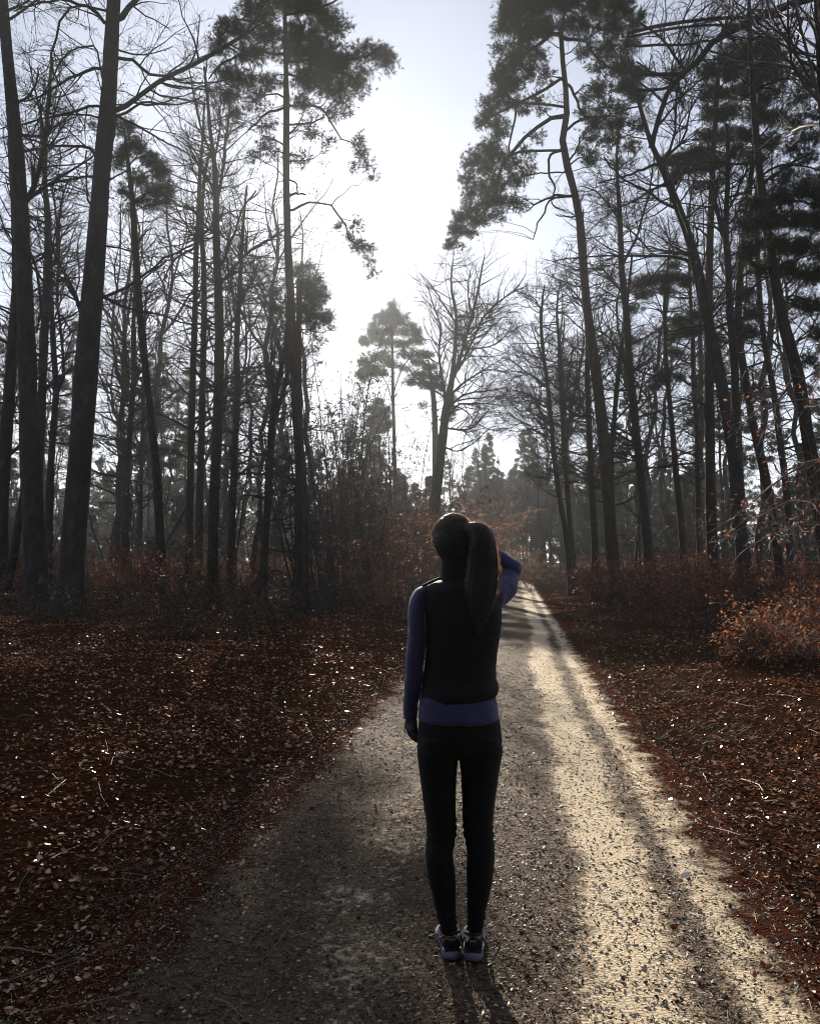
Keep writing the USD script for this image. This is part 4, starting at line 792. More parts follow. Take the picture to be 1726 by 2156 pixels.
# tall thin saplings between the trunks
G11 = "far tree line closing the view"
pr = [free_pine("pine_tree", "far hazy pine", 12 + 2 * q, .14, .06, 3.2, 80, G11, 1.0, .3, "young_needle", per=170) for q in range(3)]
sp = scatter(165, 100, 150, lambda o: 10 + .66 * o, 3.0, 1.9, 1.0, keep=lambda x, y: abs(x / y * FPX) < 885)
put(pr, [(x, y, rng.uniform(.8, 1.15) * (.6 if 880 < 863 + x / y * FPX < 1140 else 1)) for x, y in sp])
G5 = "thin bare saplings between the trunks"
pr = [sapling("beech_sapling", "thin bare sapling", "sapling", 7 + 1.5 * q, 3, 56, 1.4, G5, 900, "dark_leaf", .075, .12, .35, twig_r=.005, stem_r=.035, n2=5, lpart="dead_leaves") for q in range(3)]
sp = scatter(55, 22, 58, lambda o: 5 + .6 * o, 1.9, 1.2, 1.0, keep=lambda x, y: not (900 < 863 + x / y * FPX < 1150))
put(pr, [(x, y, rng.uniform(.7, 1.15)) for x, y in sp])
pr = [sapling("beech_sapling", "tall thin thicket sapling", "sapling", 7.5 + q, 4, 70, 1.5, "saplings in the thicket left of the track", 900, "dark_leaf", .075, .07, .4, twig_r=.006, stem_r=.038, n2=6, lpart="dead_leaves") for q in range(3)]
put(pr, [((px - 863) / FPX * Y, Y, s_) for px, Y, s_ in [(700, 24, .95), (725, 27, 1.05), (760, 31, 1.0), (672, 26, 1.1), (690, 22, .85), (720, 25, .95), (745, 23, .7), (765, 28, .95), (790, 24, .65), (815, 30, .8), (840, 26, .6), (860, 33, .75), (880, 29, .6), (700, 31, 1.1), (735, 35, 1.15), (775, 38, 1.1), (805, 42, 1.1), (835, 45, 1.1), (865, 40, .9), (680, 36, 1.2), (895, 46, .9), (755, 48, 1.2), (660, 29, 1.0), (640, 33, 1.1)]])
pr0 = sapling("beech_sapling", "many-stemmed bare sapling with withered leaves right of the tall straight pine", "sapling", 8.5, 6, 80, 1.4, None, 900, "dark_leaf", .06, .16, .35, twig_r=.004, stem_r=.045, lpart="dead_leaves")
c = at(655, 1200, 20.5); pr0.GetOrderedXformOps()[0].Set(Gf.Vec3d(c[0], 20.5, float(ground(c[0], 20.5))))
# brush with rusty leaves left of the woman's head
G6 = "rust-leaved brush along the left edge of the track"
pr = [sapling("beech_bush", "rust-leaved beech brush", "bush", 2.6 + .3 * q, 7, 60, 1.0, G6, 1500, "rust_leaf", .06, .5, .4, "twig_red", .0035, .02, n2=6) for q in range(3)]
spots = []
for px, py, Y, s in [(800, 0, 21, .95), (840, 0, 20, 1.05), (870, 0, 24, 1.35), (915, 0, 25, 1.3), (900, 0, 28, 1.5), (825, 0, 25, 1.2), (780, 0, 27, 1.1), (880, 0, 30, 1.55), (920, 0, 32, 1.5), (850, 0, 33, 1.5), (935, 0, 36, 1.6), (955, 0, 38, 1.5), (975, 0, 41, 1.7), (990, 0, 44, 1.8), (960, 0, 46, 2.0), (1002, 0, 48, 1.9), (1015, 0, 52, 2.0), (985, 0, 52, 2.2), (1030, 0, 58, 2.2), (940, 0, 42, 1.8), (905, 0, 38, 1.3), (930, 0, 46, 1.4), (1075, 0, 60, .9), (1100, 0, 52, .8), (1090, 0, 66, 1.1), (1060, 0, 70, 1.2), (1040, 0, 68, 1.3), (1120, 0, 58, 1.1), (1110, 0, 46, .6), (1075, 0, 76, 1.3), (1135, 0, 50, .8), (1095, 0, 74, 1.4), (1010, 0, 64, 1.3), (790, 0, 32, 1.2), (800, 0, 36, 1.4), (890, 0, 52, 1.5)]:
    spots.append(((px - 863) / FPX * Y, Y, s))
put(pr, spots)
G7 = "rusty undergrowth on the right of the track"
pr = [sapling("beech_bush", "dark rusty undergrowth bush", "bush", 1.5 + .3 * q, 9, 60, .8, G7, 1300, "brown_leaf", .055, .75, .5, "twig", .003, .013, .02, n2=5) for q in range(3)]
spots = []
sp = scatter(90, 12.5, 44, lambda o: 3 + .56 * o, 1.45, .8, 1.15, left=False, seen=1.0, keep=lambda x, y: x / y * FPX < 890 and not (y < 15 and x / y * FPX > 470))
put(pr, [(x, y, rng.uniform(.6, 1.15)) for x, y in sp])
G8 = "low dark brambles under the left trunks"
pr = [sapling("bramble_bush", "low dark bramble tangle", "bush", .9 + .2 * q, 12, 40, .55, G8, 700, "bramble_leaf", .05, 1.0, .5, "twig", .003, .008, .06, n2=4) for q in range(3)]
sp = scatter(100, 12.5, 40, lambda o: 3 + .6 * o, 2.6, .8, .9, right=False)
put(pr, [(x, y, rng.uniform(.6, 1.2)) for x, y in sp])
G9 = "rusty bushes around the left trunks"
pr = [sapling("beech_bush", "rusty low beech bush", "bush", 1.9 + .4 * q, 6, 50, .8, G9, 900, "brown_leaf", .06, .5, .4, "twig", .003, .015, n2=5) for q in range(2)]
sp = scatter(60, 19, 50, lambda o: 4 + .6 * o, 3.5, 1.0, 1.0, right=False)
put(pr, [(x, y, rng.uniform(.7, 1.2)) for x, y in sp])
# copper bush at the right edge, close by
for q, (px, Y, H, lab) in enumerate([(1700, 10.4, 1.0, "copper-leaved beech bush glowing in the sun at the right edge"), (1650, 10.7, .62, "small copper-leaved bush beside the track, left of the glowing one at the right edge"), (1740, 11.8, 1.3, "taller copper-leaved bush behind the glowing one at the right edge")]):
    b = sapling("copper_bush", lab, "bush", H, 14, 150, .5, None, 2800 if q != 1 else 1300, "copper_leaf", .042, .8, .45, "twig_red", .0028, .012, n2=6)
    x = (px - 863) / FPX * Y
    b.GetOrderedXformOps()[0].Set(Gf.Vec3d(x, Y, float(ground(x, Y))))
# the near beech outside the right edge: only its low branches reach into the picture
def low_branch_tree():
    root = thing("beech_tree", "young beech at the right edge whose low sunlit branches reach in over the undergrowth", "tree")
    base = at(1790, 1300, 9.5); base[2] = ground(base[0], base[1]) - .1
    P = base + np.column_stack([np.linspace(0, -.15, 14), np.linspace(0, .1, 14), np.linspace(0, 9.5, 14)]); R = .09 * (1 - .75 * np.linspace(0, 1, 14))
    part(root, "trunk", tubes(P[None], R[None], 12), M["bark_beech"])
    lp, lr = [], []
    for pts, dy in [([(1760, 950, 5), (1726, 966, 4.5), (1661, 996, 4), (1607, 1037, 3.2), (1552, 1084, 2.6), (1481, 1127, 1.6)], .8), ([(1770, 1110, 5), (1700, 1105, 4), (1640, 1120, 3), (1580, 1150, 2)], -.6), ([(1765, 860, 5), (1700, 840, 4), (1630, 850, 3), (1580, 870, 2)], .9), ([(1765, 1060, 4), (1690, 1050, 3), (1620, 1075, 2), (1570, 1110, 1.4)], -1.0), ([(1762, 760, 5), (1690, 800, 4), (1640, 845, 2.5), (1600, 900, 1.5)], .2)]:
        p, r = limb_px(P, 9.5, pts, dy)
        part(root, "limb", tubes(p[None], r[None], 6), M["twig_red"]); lp.append(p); lr.append(r)
    _, t_, e_, d_ = bare_crown(np.stack(lp), np.stack(lr), 60, .9, 3, .12, .01, .0022, 6, 2, (35, 60), 6, .3)
    _, t2, e2, d2 = bare_crown(P[None, 9:], R[None, 9:], 40, 2.0, 3, 0, .05, .003, 6, 3)
    part(root, "twigs", join([t_, t2]), M["twig_red"], kind="stuff")
    n = 260; k = rng.integers(0, len(e_), n)
    part(root, "leaves", leaf_mesh(e_[k], unit(d_[k]) + rng.normal(size=(n, 3)) * .5 + [0, 0, -.3], rng.normal(size=(n, 3)) + [0, 0, 1], .04 * rng.uniform(.6, 1.2, n)), M["copper_leaf"], smooth=False, kind="stuff")
low_branch_tree()

# ---------------------------------------------------------------- what lies on the ground
def stuff(name, mesh, mat, label, cat, piece=6):
    g = usdkit.mesh(stage, "/World/" + name, mesh, mat); tag(g, label, cat, kind="stuff"); return toned(g, piece)

def spread(n, o0, o1, a_lo, a_hi, prob, power=1.0):
    o = o0 * (o1 / o0) ** (rng.random(n) ** power)
    a = a_lo(o) + (a_hi(o) - a_lo(o)) * rng.random(n)
    x, y = from_lat_lon(a, o)
    ok = (np.abs(x) < .56 * y + .8) & (rng.random(n) < prob(a, x, y, o))
    return x[ok], y[ok]

def off_road(a, x, y, o):
    d = np.maximum(ROADL - a, a - ROADR) + edge_shift(o) * 1.5
    p = smooth01((d + np.where(a < 0, .7, .6)) / np.where(a < 0, 1.3, 1.0)) * (.15 + .85 * smooth01((fb(x, y, .9, 31) - .34) / .32))
    return np.where(d < 0, p * .5, p)

px_, py_ = spread(320000, 2.0, 40, lambda o: -2.0 - .62 * o, lambda o: 2.0 + .62 * o, off_road)
n = len(px_)
print("leaves", n)
yaw = rng.uniform(0, 2 * np.pi, n)
size = (.012 + .030 * rng.random(n) ** 2) * np.interp(py_, [3, 7, 14], [.9, 1.15, 1.7])
dd = np.column_stack([np.cos(yaw), np.sin(yaw), rng.normal(0, .28, n)])
nn = np.column_stack([rng.normal(0, .42, n), rng.normal(0, .42, n), np.ones(n)])
pos = np.column_stack([px_, py_, ground(px_, py_) + rng.uniform(.004, .03, n)]) - dd * size[:, None] * .5
stuff("fallen_leaves", leaf_mesh(pos, dd, nn, size, .74, .3), M["litter_leaf"], "brown fallen beech leaves lying thick beside the track", "fallen leaves")

def on_track(a, x, y, o):
    w = smooth01((a - ROADL + .6) / .9) * smooth01((ROADR + .3 - a) / .5)
    return w * (.34 + .66 * litter_amount(x, y) ** 1.3)
x, y = spread(115000, 2.0, 15, lambda o: ROADL - .4 + 0 * o, lambda o: ROADR + .4 + 0 * o, on_track, 1.05)
n = len(x); print("crumbs", n)
yaw = rng.uniform(0, 2 * np.pi, n)
size = (.005 + .013 * rng.random(n) ** 1.5) * np.where(rng.random(n) < .12, 1.7, 1)
dd = np.column_stack([np.cos(yaw), np.sin(yaw), rng.normal(0, .35, n)])
nn = np.column_stack([rng.normal(0, .5, n), rng.normal(0, .5, n), np.ones(n)])
pos = np.column_stack([x, y, ground(x, y) + rng.uniform(.001, .008, n)]) - dd * size[:, None] * .5
stuff("leaf_crumbs", leaf_mesh(pos, dd, nn, size, .6, .4), M["debris"], "dark crumbs of leaves and bark strewn over the gravel track", "leaf crumbs")
# broken twigs among the leaves
x, y = spread(1100, 2.3, 22, lambda o: -1.5 - .6 * o, lambda o: 1.5 + .6 * o, lambda a, x, y, o: np.where((a > ROADL - .1) & (a < ROADR + .1), .12, 1.0))
n = len(x); yaw = rng.uniform(0, 2 * np.pi, n)
Pt, Rt = grow(np.column_stack([x, y, ground(x, y) + .012]), np.column_stack([np.cos(yaw), np.sin(yaw), np.zeros(n)]), rng.uniform(.08, .45, n), rng.uniform(.0015, .0045, n), 4, .13, 0, .5)
Pt[:, 1:, 2] = ground(Pt[:, 1:, 0], Pt[:, 1:, 1]) + rng.uniform(.008, .03, (n, 3))
stuff("fallen_twigs", tubes(Pt, Rt, 3), M["twig_red"], "thin broken twigs lying among the fallen leaves", "twigs", 12)
# pine needles and bits of straw
x, y = spread(17000, 2.0, 11, lambda o: ROADL - .6 + 0 * o, lambda o: ROADR + .8 + 0 * o, lambda a, x, y, o: .15 + .85 * litter_amount(x, y))
n = len(x); yaw = rng.uniform(0, 2 * np.pi, n); L = rng.uniform(.02, .06, n)
d = np.column_stack([np.cos(yaw), np.sin(yaw), rng.normal(0, .12, n)]) * L[:, None]
p0 = np.column_stack([x, y, ground(x, y) + rng.uniform(.003, .009, n)])
stuff("fallen_needles", tubes(np.stack([p0 - d / 2, p0 + d / 2 * [1, 1, .4]], 1), np.full((n, 2), .0011), 3), M["grass"], "pale dry needles and straw scattered on the track", "needles")
# pebbles
ico = trimesh.creation.icosahedron()
oct_v = np.array([[1, 0, 0], [-1, 0, 0], [0, 1, 0], [0, -1, 0], [0, 0, 1], [0, 0, -1.0]]); oct_f = np.array([[0, 2, 4], [2, 1, 4], [1, 3, 4], [3, 0, 4], [2, 0, 5], [1, 2, 5], [3, 1, 5], [0, 3, 5]])
x, y = spread(16000, 2.0, 12, lambda o: ROADL - .1 + 0 * o, lambda o: ROADR + .1 + 0 * o, lambda a, x, y, o: 1.0 - .5 * litter_amount(x, y))
n = len(x); s = .0035 + .006 * rng.random(n) ** 3
V = oct_v[None] * (rng.uniform(.6, 1.3, (n, 6, 1))) * s[:, None, None] * np.column_stack([rng.uniform(.8, 1.5, n), rng.uniform(.8, 1.5, n), np.full(n, .7)])[:, None]
V = V + np.column_stack([x, y, ground(x, y) + s * .25])[:, None]
stuff("gravel", (V.reshape(-1, 3), (np.arange(n)[:, None, None] * 6 + oct_f).reshape(-1, 3)), M["stone"], "small pale gravel stones in the wheel ruts", "gravel")
# dry grass along the verges
x, y = spread(9000, 7.0, 30, lambda o: -3.6 + 0 * o, lambda o: 3.4 + 0 * o, lambda a, x, y, o: np.where(a > 0, 1.0, .25) * np.exp(-((np.maximum(ROADL - a, a - ROADR) - .6) / .55) ** 2) * smooth01((fb(x, y, .5, 41) - .42) / .15))
n = len(x); k = 5
s_ = np.repeat(np.column_stack([x, y, ground(x, y)]), k, 0) + rng.normal(size=(n * k, 3)) * [.03, .03, 0]
Pg, Rg = grow(s_, np.column_stack([rng.normal(0, .5, n * k), rng.normal(0, .5, n * k), np.ones(n * k)]), rng.uniform(.05, .16, n * k), np.full(n * k, .0018), 3, .2, -.15, .2)
stuff("dry_grass", tubes(Pg, Rg, 3), M["grass"], "short dry grass along the edges of the track", "grass", 9)
# single things that can be picked out on the track
def one_leaf(px, py, size, yaw, mat, label):
    v = np.array([px, py], float)
    dist = 1.5 * (math.cos(PITCH) - (1078 - py) / FPX * math.sin(PITCH)) / -(math.sin(PITCH) + (1078 - py) / FPX * math.cos(PITCH))
    c = at(px, py, dist); c[2] = ground(c[0], c[1]) + .012
    d = np.array([[math.cos(yaw), math.sin(yaw), .25]])
    g = usdkit.mesh(stage, numbered("/World/fallen_leaf"), leaf_mesh(c[None] - d * size / 2, d, np.array([[.1, -.35, 1.0]]), np.array([size]), .6, .3), mat); tag(g, label, "leaf")
def flat(name, col, **kw):
    return usdkit.material(stage, "/World/Looks/" + name, {"n": ("noise_texture", {"scale": kw.pop("scale", 40.0), "detail": 4}), "r": ("rgb_ramp", {"ramp": [(0.3, tuple(c * .75 for c in col)), (0.7, tuple(min(1, c * 1.25) for c in col))]}),
        "p": ("principled_bsdf", {"roughness": .7, **kw})}, [("n.fac", "r.fac"), ("r.color", "p.base_color")], surface="p.BSDF")
M["pale_leaf"] = flat("pale_leaf", (.55, .5, .42))
one_leaf(1443, 1842, .06, .3, M["pale_leaf"], "single pale dry leaf lying in the right wheel rut")
one_leaf(1285, 1757, .035, 1.2, M["debris"], "small dark curled leaf lying in the sunlit rut, left of the pale leaf")
def ground_at(px, py):
    dist = 1.5 * (math.cos(PITCH) - (1078 - py) / FPX * math.sin(PITCH)) / -(math.sin(PITCH) + (1078 - py) / FPX * math.cos(PITCH))
    c = at(px, py, dist); c[2] = ground(c[0], c[1]); return c
c = ground_at(836, 1964)
st = trimesh.creation.icosphere(2, 1.0); st.vertices *= (1 + .35 * (meshkit.fbm(st.vertices * 1.3 + 5, 3, 3)[:, None] - .5)) * [.02, .014, .011]; st.apply_translation(c + [0, 0, .006])
g_ = usdkit.mesh(stage, "/World/pebble", st, M["stone"], smooth=True); tag(g_, "lone grey pebble on the shaded track left of the woman's shoes", "stone")
c0, c1 = ground_at(1312, 1808), ground_at(1345, 1824)
p, r = resample([c0 + [0, 0, .008], (c0 + c1) / 2 + [0, .01, .02], c1 + [0, 0, .009]], [.004, .0035, .002], 8)
g_ = usdkit.mesh(stage, "/World/fallen_twig", tubes(p[None], r[None], 6), M["twig"], smooth=True); tag(g_, "short dark twig lying across the sunlit rut", "twig")
# ---------------------------------------------------------------- the woman
YP = 3.17                                        # her distance
SC = mper(YP)
def W(x, y, dy=0.0):
    return at(x, y, YP + dy)

M["skin"] = flat("skin", (.20, .085, .05), roughness=.5, subsurface_weight=.0)
M["navy"] = usdkit.material(stage, "/World/Looks/navy_jersey", {"n": ("noise_texture", {"scale": 260.0, "detail": 3}), "r": ("rgb_ramp", {"ramp": [(.3, (.011, .010, .048)), (.7, (.018, .017, .072))]}), "w": ("noise_texture", {"scale": 16.0, "detail": 4}),
    "b0": ("bump", {"distance": .006}), "b": ("bump", {"distance": .0012}), "p": ("principled_bsdf", {"roughness": .75, "specular_ior_level": .3, "sheen_weight": .3, "sheen_roughness": .35, "sheen_tint": (.6, .6, .8)})},
    [("n.fac", "r.fac"), ("r.color", "p.base_color"), ("w.fac", "b0.height"), ("b0.normal", "b.normal"), ("n.fac", "b.height"), ("b.normal", "p.normal")], surface="p.BSDF")
M["vest"] = flat("black_quilted_nylon", (.003, .003, .0035), roughness=.7, specular_ior_level=.12)
M["legging"] = flat("black_stretch_fabric", (.0028, .0028, .003), roughness=.8, specular_ior_level=.12)
M["glove"] = flat("black_knit_glove", (.008, .008, .009), roughness=.8)
M["hair"] = flat("dark_brown_hair", (.004, .0025, .002), roughness=.55, specular_ior_level=.25)
M["hair_strand"] = usdkit.material(stage, "/World/Looks/loose_hair", {"p": ("principled_bsdf", {"base_color": (.012, .006, .004), "roughness": .3, "specular_ior_level": .8}), "t": ("translucent_bsdf", {"color": (.58, .30, .16)}), "m": ("mix_closure", {"fac": .42})},
    [("p.BSDF", "m.closure1"), ("t.BSDF", "m.closure2")], surface="m.closure")
M["shoe_navy"] = flat("navy_shoe_mesh", (.010, .010, .024), roughness=.8, specular_ior_level=.15)
M["shoe_white"] = flat("white_foam_sole", (.085, .082, .13), roughness=.6)
M["shoe_red"] = flat("dark_red_sole_insert", (.16, .02, .03), roughness=.5)
M["shoe_black"] = flat("black_rubber_sole", (.006, .006, .008), roughness=.85, specular_ior_level=.1)
M["shoe_grey"] = flat("grey_shoe_overlay", (.045, .044, .075), roughness=.6)
M["lace"] = flat("salmon_lace", (.55, .22, .14), roughness=.6)
M["eye"] = flat("eye_white", (.6, .58, .55), roughness=.2)
M["lip"] = flat("lip", (.32, .10, .08), roughness=.4)

def loft(rows, n=40, cap=True):
    """Closed skin through stacked rings; a row is (centre, x half axis vector, y half axis vector)."""
    t = np.arange(n) * 2 * np.pi / n
    k = len(rows)
    V = np.stack([np.asarray(c) + np.cos(t)[:, None] * np.asarray(a) + np.sin(t)[:, None] * np.asarray(b) for c, a, b in rows])
    i, j = np.meshgrid(np.arange(k - 1), np.arange(n), indexing="ij")
    q = np.stack([i * n + j, i * n + (j + 1) % n, (i + 1) * n + (j + 1) % n, (i + 1) * n + j], -1).reshape(-1, 4)
    F = np.vstack([q[:, [0, 1, 2]], q[:, [0, 2, 3]]])
    V = V.reshape(-1, 3)
    if cap:
        V = np.vstack([V, np.mean(V[:n], 0), np.mean(V[-n:], 0)])
        a = np.arange(n); b = (a + 1) % n; e = (k - 1) * n
        F = np.vstack([F, np.column_stack([b, a, np.full(n, k * n)]), np.column_stack([e + a, e + b, np.full(n, k * n + 1)])])
    m = trimesh.Trimesh(V, F, process=False)
    if m.volume < 0:
        m.invert()
    return m

def flat_rows(levels, k=40, grow_=0.0, tilt=None):
    """levels: (y, x left, x right, half depth in m, forward shift in m) in picture units, resampled smoothly."""
    L = np.array([(*l, *([0] * (5 - len(l)))) for l in levels], float)
    ys = np.linspace(L[0, 0], L[-1, 0], k)
    C = PchipInterpolator(L[:, 0], L[:, 1:])(ys)
    rows = []
    for y, (xl, xr, dep, dy) in zip(ys, C):
        c = W((xl + xr) / 2, y, dy)
        hw = (xr - xl) / 2 * SC * (1 + dy / YP) + grow_
        rows.append((c, np.array([hw, 0, 0]), np.array([0, dep + grow_, 0])))
    return rows

def man(m):
    return manifold3d.Manifold(manifold3d.Mesh(np.asarray(m.vertices, np.float32), np.asarray(m.faces, np.uint32)))

def tm(mf):
    q = mf.to_mesh(); return trimesh.Trimesh(q.vert_properties[:, :3], q.tri_verts, process=True)

def soften(m, it=12, edge=None):
    if edge:
        m = tm(man(m).refine_to_length(edge)) if m.is_watertight else m
    trimesh.smoothing.filter_taubin(m, lamb=.5, nu=.52, iterations=it)
    return m

def chain(pts, rad):
    """Hull of spheres along a chain of joints as one manifold."""
    out = manifold3d.Manifold()
    for p, q, a, b in zip(pts[:-1], pts[1:], rad[:-1], rad[1:]):
        s = manifold3d.Manifold.sphere(a, 20).translate(tuple(map(float, p))) + manifold3d.Manifold.sphere(b, 20).translate(tuple(map(float, q)))
        out = out + s.hull()
    return out

# outlines in picture units (1726 wide), as seen from the camera
TORSO = [(1216, 935, 1000, .055, .01), (1228, 912, 1026, .07, .01), (1244, 894, 1044, .088, .01), (1275, 892, 1048, .104, .015), (1320, 898, 1046, .108, .02), (1370, 902, 1040, .10, .02), (1415, 903, 1038, .093, .015), (1455, 897, 1041, .10, .0), (1500, 888, 1046, .112, -.01), (1540, 884, 1050, .115, -.012), (1562, 890, 1044, .10, -.008), (1575, 920, 1014, .07, -.004)]
LLEG = [(1545, 884, 966, .115, -.012), (1577, 879, 966, .11, -.01), (1626, 884, 960, .088, 0), (1703, 894, 958, .077, .005), (1746, 900, 960, .067, .005), (1775, 899, 956, .066, -.003), (1797, 897, 952, .067, -.01), (1840, 901, 957, .062, -.012), (1880, 910, 958, .05, -.006), (1916, 918, 958, .043, 0), (1945, 925, 960, .038, .004), (1968, 930, 961, .036, .005), (1990, 931, 962, .04, .008)]
RLEG = [(1545, 966, 1052, .115, -.012), (1577, 966, 1056, .11, -.01), (1626, 971, 1049, .088, 0), (1694, 974, 1040, .077, .005), (1737, 975, 1036, .067, .005), (1765, 979, 1038, .066, -.003), (1797, 984, 1040, .067, -.01), (1840, 983, 1037, .062, -.012), (1880, 984, 1030, .05, -.006), (1916, 984, 1022, .043, 0), (1945, 985, 1017, .038, .002), (1970, 983, 1013, .036, .002), (1996, 982, 1014, .04, .006)]

HC = W(957, 1139, .035)                          # head centre
YAW = math.radians(36)
hf = np.array([-math.sin(YAW), math.cos(YAW), 0.0]); hr = np.array([math.cos(YAW), math.sin(YAW), 0.0])
TILT = math.radians(4)
hu = unit(np.array([0, 0, math.cos(TILT)]) - hr * math.sin(TILT)); 
def HP(r, f, u):
    return HC + hr * r + hf * f + hu * u

def head_mesh():
    s = trimesh.creation.icosphere(4, 1.0)
    v = s.vertices.copy()
    r, f, u = v[:, 0] * .070, v[:, 1] * .092, v[:, 2] * .102
    low = smooth01(-v[:, 2] * 1.25)
    r *= 1 - .34 * low ** 1.3; f = np.where(v[:, 1] > 0, f * (1 - .06 * low), f * (1 - .45 * low))
    f += low * .012
    face = (v[:, 1] > 0)
    bump = lambda rr, uu, sr, su: np.exp(-((r - rr) / sr) ** 2 - ((u - uu) / su) ** 2) * face
    f += .020 * bump(0, -.022, .011, .014) + .012 * bump(0, -.008, .009, .018)      # nose
    f += .004 * bump(0, .022, .045, .012)                                            # brow
    f -= .009 * (bump(.029, .002, .014, .011) + bump(-.029, .002, .014, .011))       # eye sockets
    f += .006 * bump(0, -.054, .020, .007)                                           # mouth
    f += .008 * bump(0, -.086, .016, .014)                                           # chin
    f += .004 * (bump(.04, -.02, .018, .02) + bump(-.04, -.02, .018, .02))           # cheek
    s.vertices = HC + r[:, None] * hr + f[:, None] * hf + u[:, None] * hu
    return s

def hand(wrist, d, palm_n, side, curl, size=1.0, grow_=0.0):
    """A hand hanging from the wrist along d: palm, four unequal bent fingers, a thumb from its side."""
    d, n = unit(d), unit(palm_n)
    s = unit(np.cross(d, n)) * side
    n = unit(np.cross(s, d)) * side
    n = n if n @ palm_n > 0 else -n
    k = size
    P = lambda a, b, c: wrist + d * a * k + s * b * k + n * c * k
    m = chain([P(0, -.006, 0), P(.045, -.004, 0)], [.021 + grow_, .02 + grow_])
    corners = [P(.02, .018, 0), P(.02, -.018, 0), P(.085, .030, 0), P(.088, .010, .002), P(.086, -.012, .002), P(.078, -.030, 0)]
    m = m + sum((manifold3d.Manifold.sphere(.0125 + grow_, 16).translate(tuple(map(float, c))) for c in corners), manifold3d.Manifold()).hull()
    for b, L, r, a0 in ((.030, .074, .0088, .086), (.010, .082, .009, .090), (-.011, .077, .0086, .087), (-.030, .060, .0078, .079)):
        ang, p, pts = 0.0, P(a0, b, 0.0), []
        pts.append(p)
        for frac, c in ((.45, .30), (.30, .42), (.25, .30)):
            ang += c * curl
            p = p + (d * math.cos(ang) + n * math.sin(ang) + s * b * .6) * L * frac * k
            pts.append(p)
        m = m + chain(pts, [(r + grow_) * q for q in (1.05, 1.0, .92, .8)])
    t0 = P(.03, .024, .006)
    m = m + chain([t0, t0 + (d * .6 + s * .65 + n * .35) * .034 * k, t0 + (d * .95 + s * .72 + n * .55) * .056 * k, t0 + (d * 1.4 + s * .62 + n * .75) * .066 * k], [.0145 + grow_, .0118 + grow_, .0102 + grow_, .0082 + grow_])
    return m

SHL, ELL, WRL = W(884, 1252, .02), W(876, 1388, .005), W(865, 1497, .03)
SHR, ELR, WRR = W(1040, 1254, .03), W(1074, 1212, .16), W(1005, 1142, .20)
HDL = np.array([.004, .05, -1.0]); HNL = np.array([.75, .35, 0.0])
HDR = W(950, 1118, .185) - WRR; HNR = np.array([0.1, -.9, -.4])
def hands(g):
    return hand(WRL + np.array([0, 0, .005]), HDL, HNL, -1, 1.15, .86, g), hand(WRR, HDR, HNR, 1, .35, .9, g)

hl, hr_ = hands(0.0)
body = man(loft(flat_rows(TORSO, 50, -.010), 48)) + man(loft(flat_rows(LLEG, 60, -.006), 40)) + man(loft(flat_rows(RLEG, 60, -.006), 40))
body = body + chain([W(962, 1225, .02), HC + np.array([0, .0, -.06])], [.05, .047]) + man(head_mesh())
body = body + chain([W(892, 1268, .02), ELL, WRL], [.034, .029, .021]) + chain([SHR, ELR, WRR], [.040, .032, .021]) + hl + hr_
for x, y in ((946, 2012), (998, 2018)):          # feet inside the shoes
    a = W(x, y - 12, .0); body = body + chain([a + [0, 0, -.02], a + [0, .10, -.045], a + [0, .17, -.05]], [.026, .028, .02])
for sgn in (-1, 1):                              # ears
    e = HP(sgn * .064, -.008, -.008); body = body + chain([e + hu * .018, e - hu * .016], [.011, .008])
bm = tm(body.refine_to_length(.012))
trimesh.smoothing.filter_taubin(bm, lamb=.5, nu=.52, iterations=6)
woman = thing("person", "woman seen from behind in black vest and leggings, one hand raised to her brow", "person")
part(woman, "body", bm, M["skin"])
for sgn in (-1, 1):
    e = trimesh.creation.icosphere(2, .0115); e.apply_translation(HP(sgn * .030, .0755, .003)); part(woman, "eye", e, M["eye"])
lp_ = trimesh.creation.icosphere(3, 1.0); lp_.vertices = HP(0, .0885, -.0545) + lp_.vertices[:, :1] * .019 * hr + lp_.vertices[:, 1:2] * .006 * hf + lp_.vertices[:, 2:] * .006 * hu
part(woman, "mouth", lp_, M["lip"])

# leggings
pel = [(1500, 887, 1047, .114, -.01), (1540, 881, 1053, .124, -.015), (1565, 880, 1055, .122, -.012), (1578, 884, 1052, .108, -.006), (1590, 905, 1030, .08, -.002), (1596, 940, 992, .05, 0)]
LL = [r for r in LLEG if r[0] <= 1945] + [(1962, 929, 961, .038, .005)]
RL = [r for r in RLEG if r[0] <= 1945] + [(1958, 984, 1015, .038, .002)]
lg = man(loft(flat_rows(pel, 20, .001), 48)) + man(loft(flat_rows(LL, 60, .001), 40)) + man(loft(flat_rows(RL, 60, .001), 40))
lg = tm(lg.refine_to_length(.016)); trimesh.smoothing.filter_taubin(lg, lamb=.5, nu=.52, iterations=8)
lg.vertices += lg.vertex_normals * (.0035 * np.sin(lg.vertices[:, 2] * 210 + 9 * meshkit.fbm(lg.vertices * 14, 2, 4)) * np.clip(np.exp(-((lg.vertices[:, 2] - .47) / .05) ** 2) + np.exp(-((lg.vertices[:, 2] - .14) / .05) ** 2) + .5 * np.exp(-((lg.vertices[:, 2] - .80) / .04) ** 2), 0, 1))[:, None]
part(woman, "leggings", lg, M["legging"])

def crumple(m, amp, scale, seed=0):
    n = meshkit.fbm(m.vertices * scale, 3, seed) - .5
    m.vertices = m.vertices + m.vertex_normals * (n * amp)[:, None]
    return m

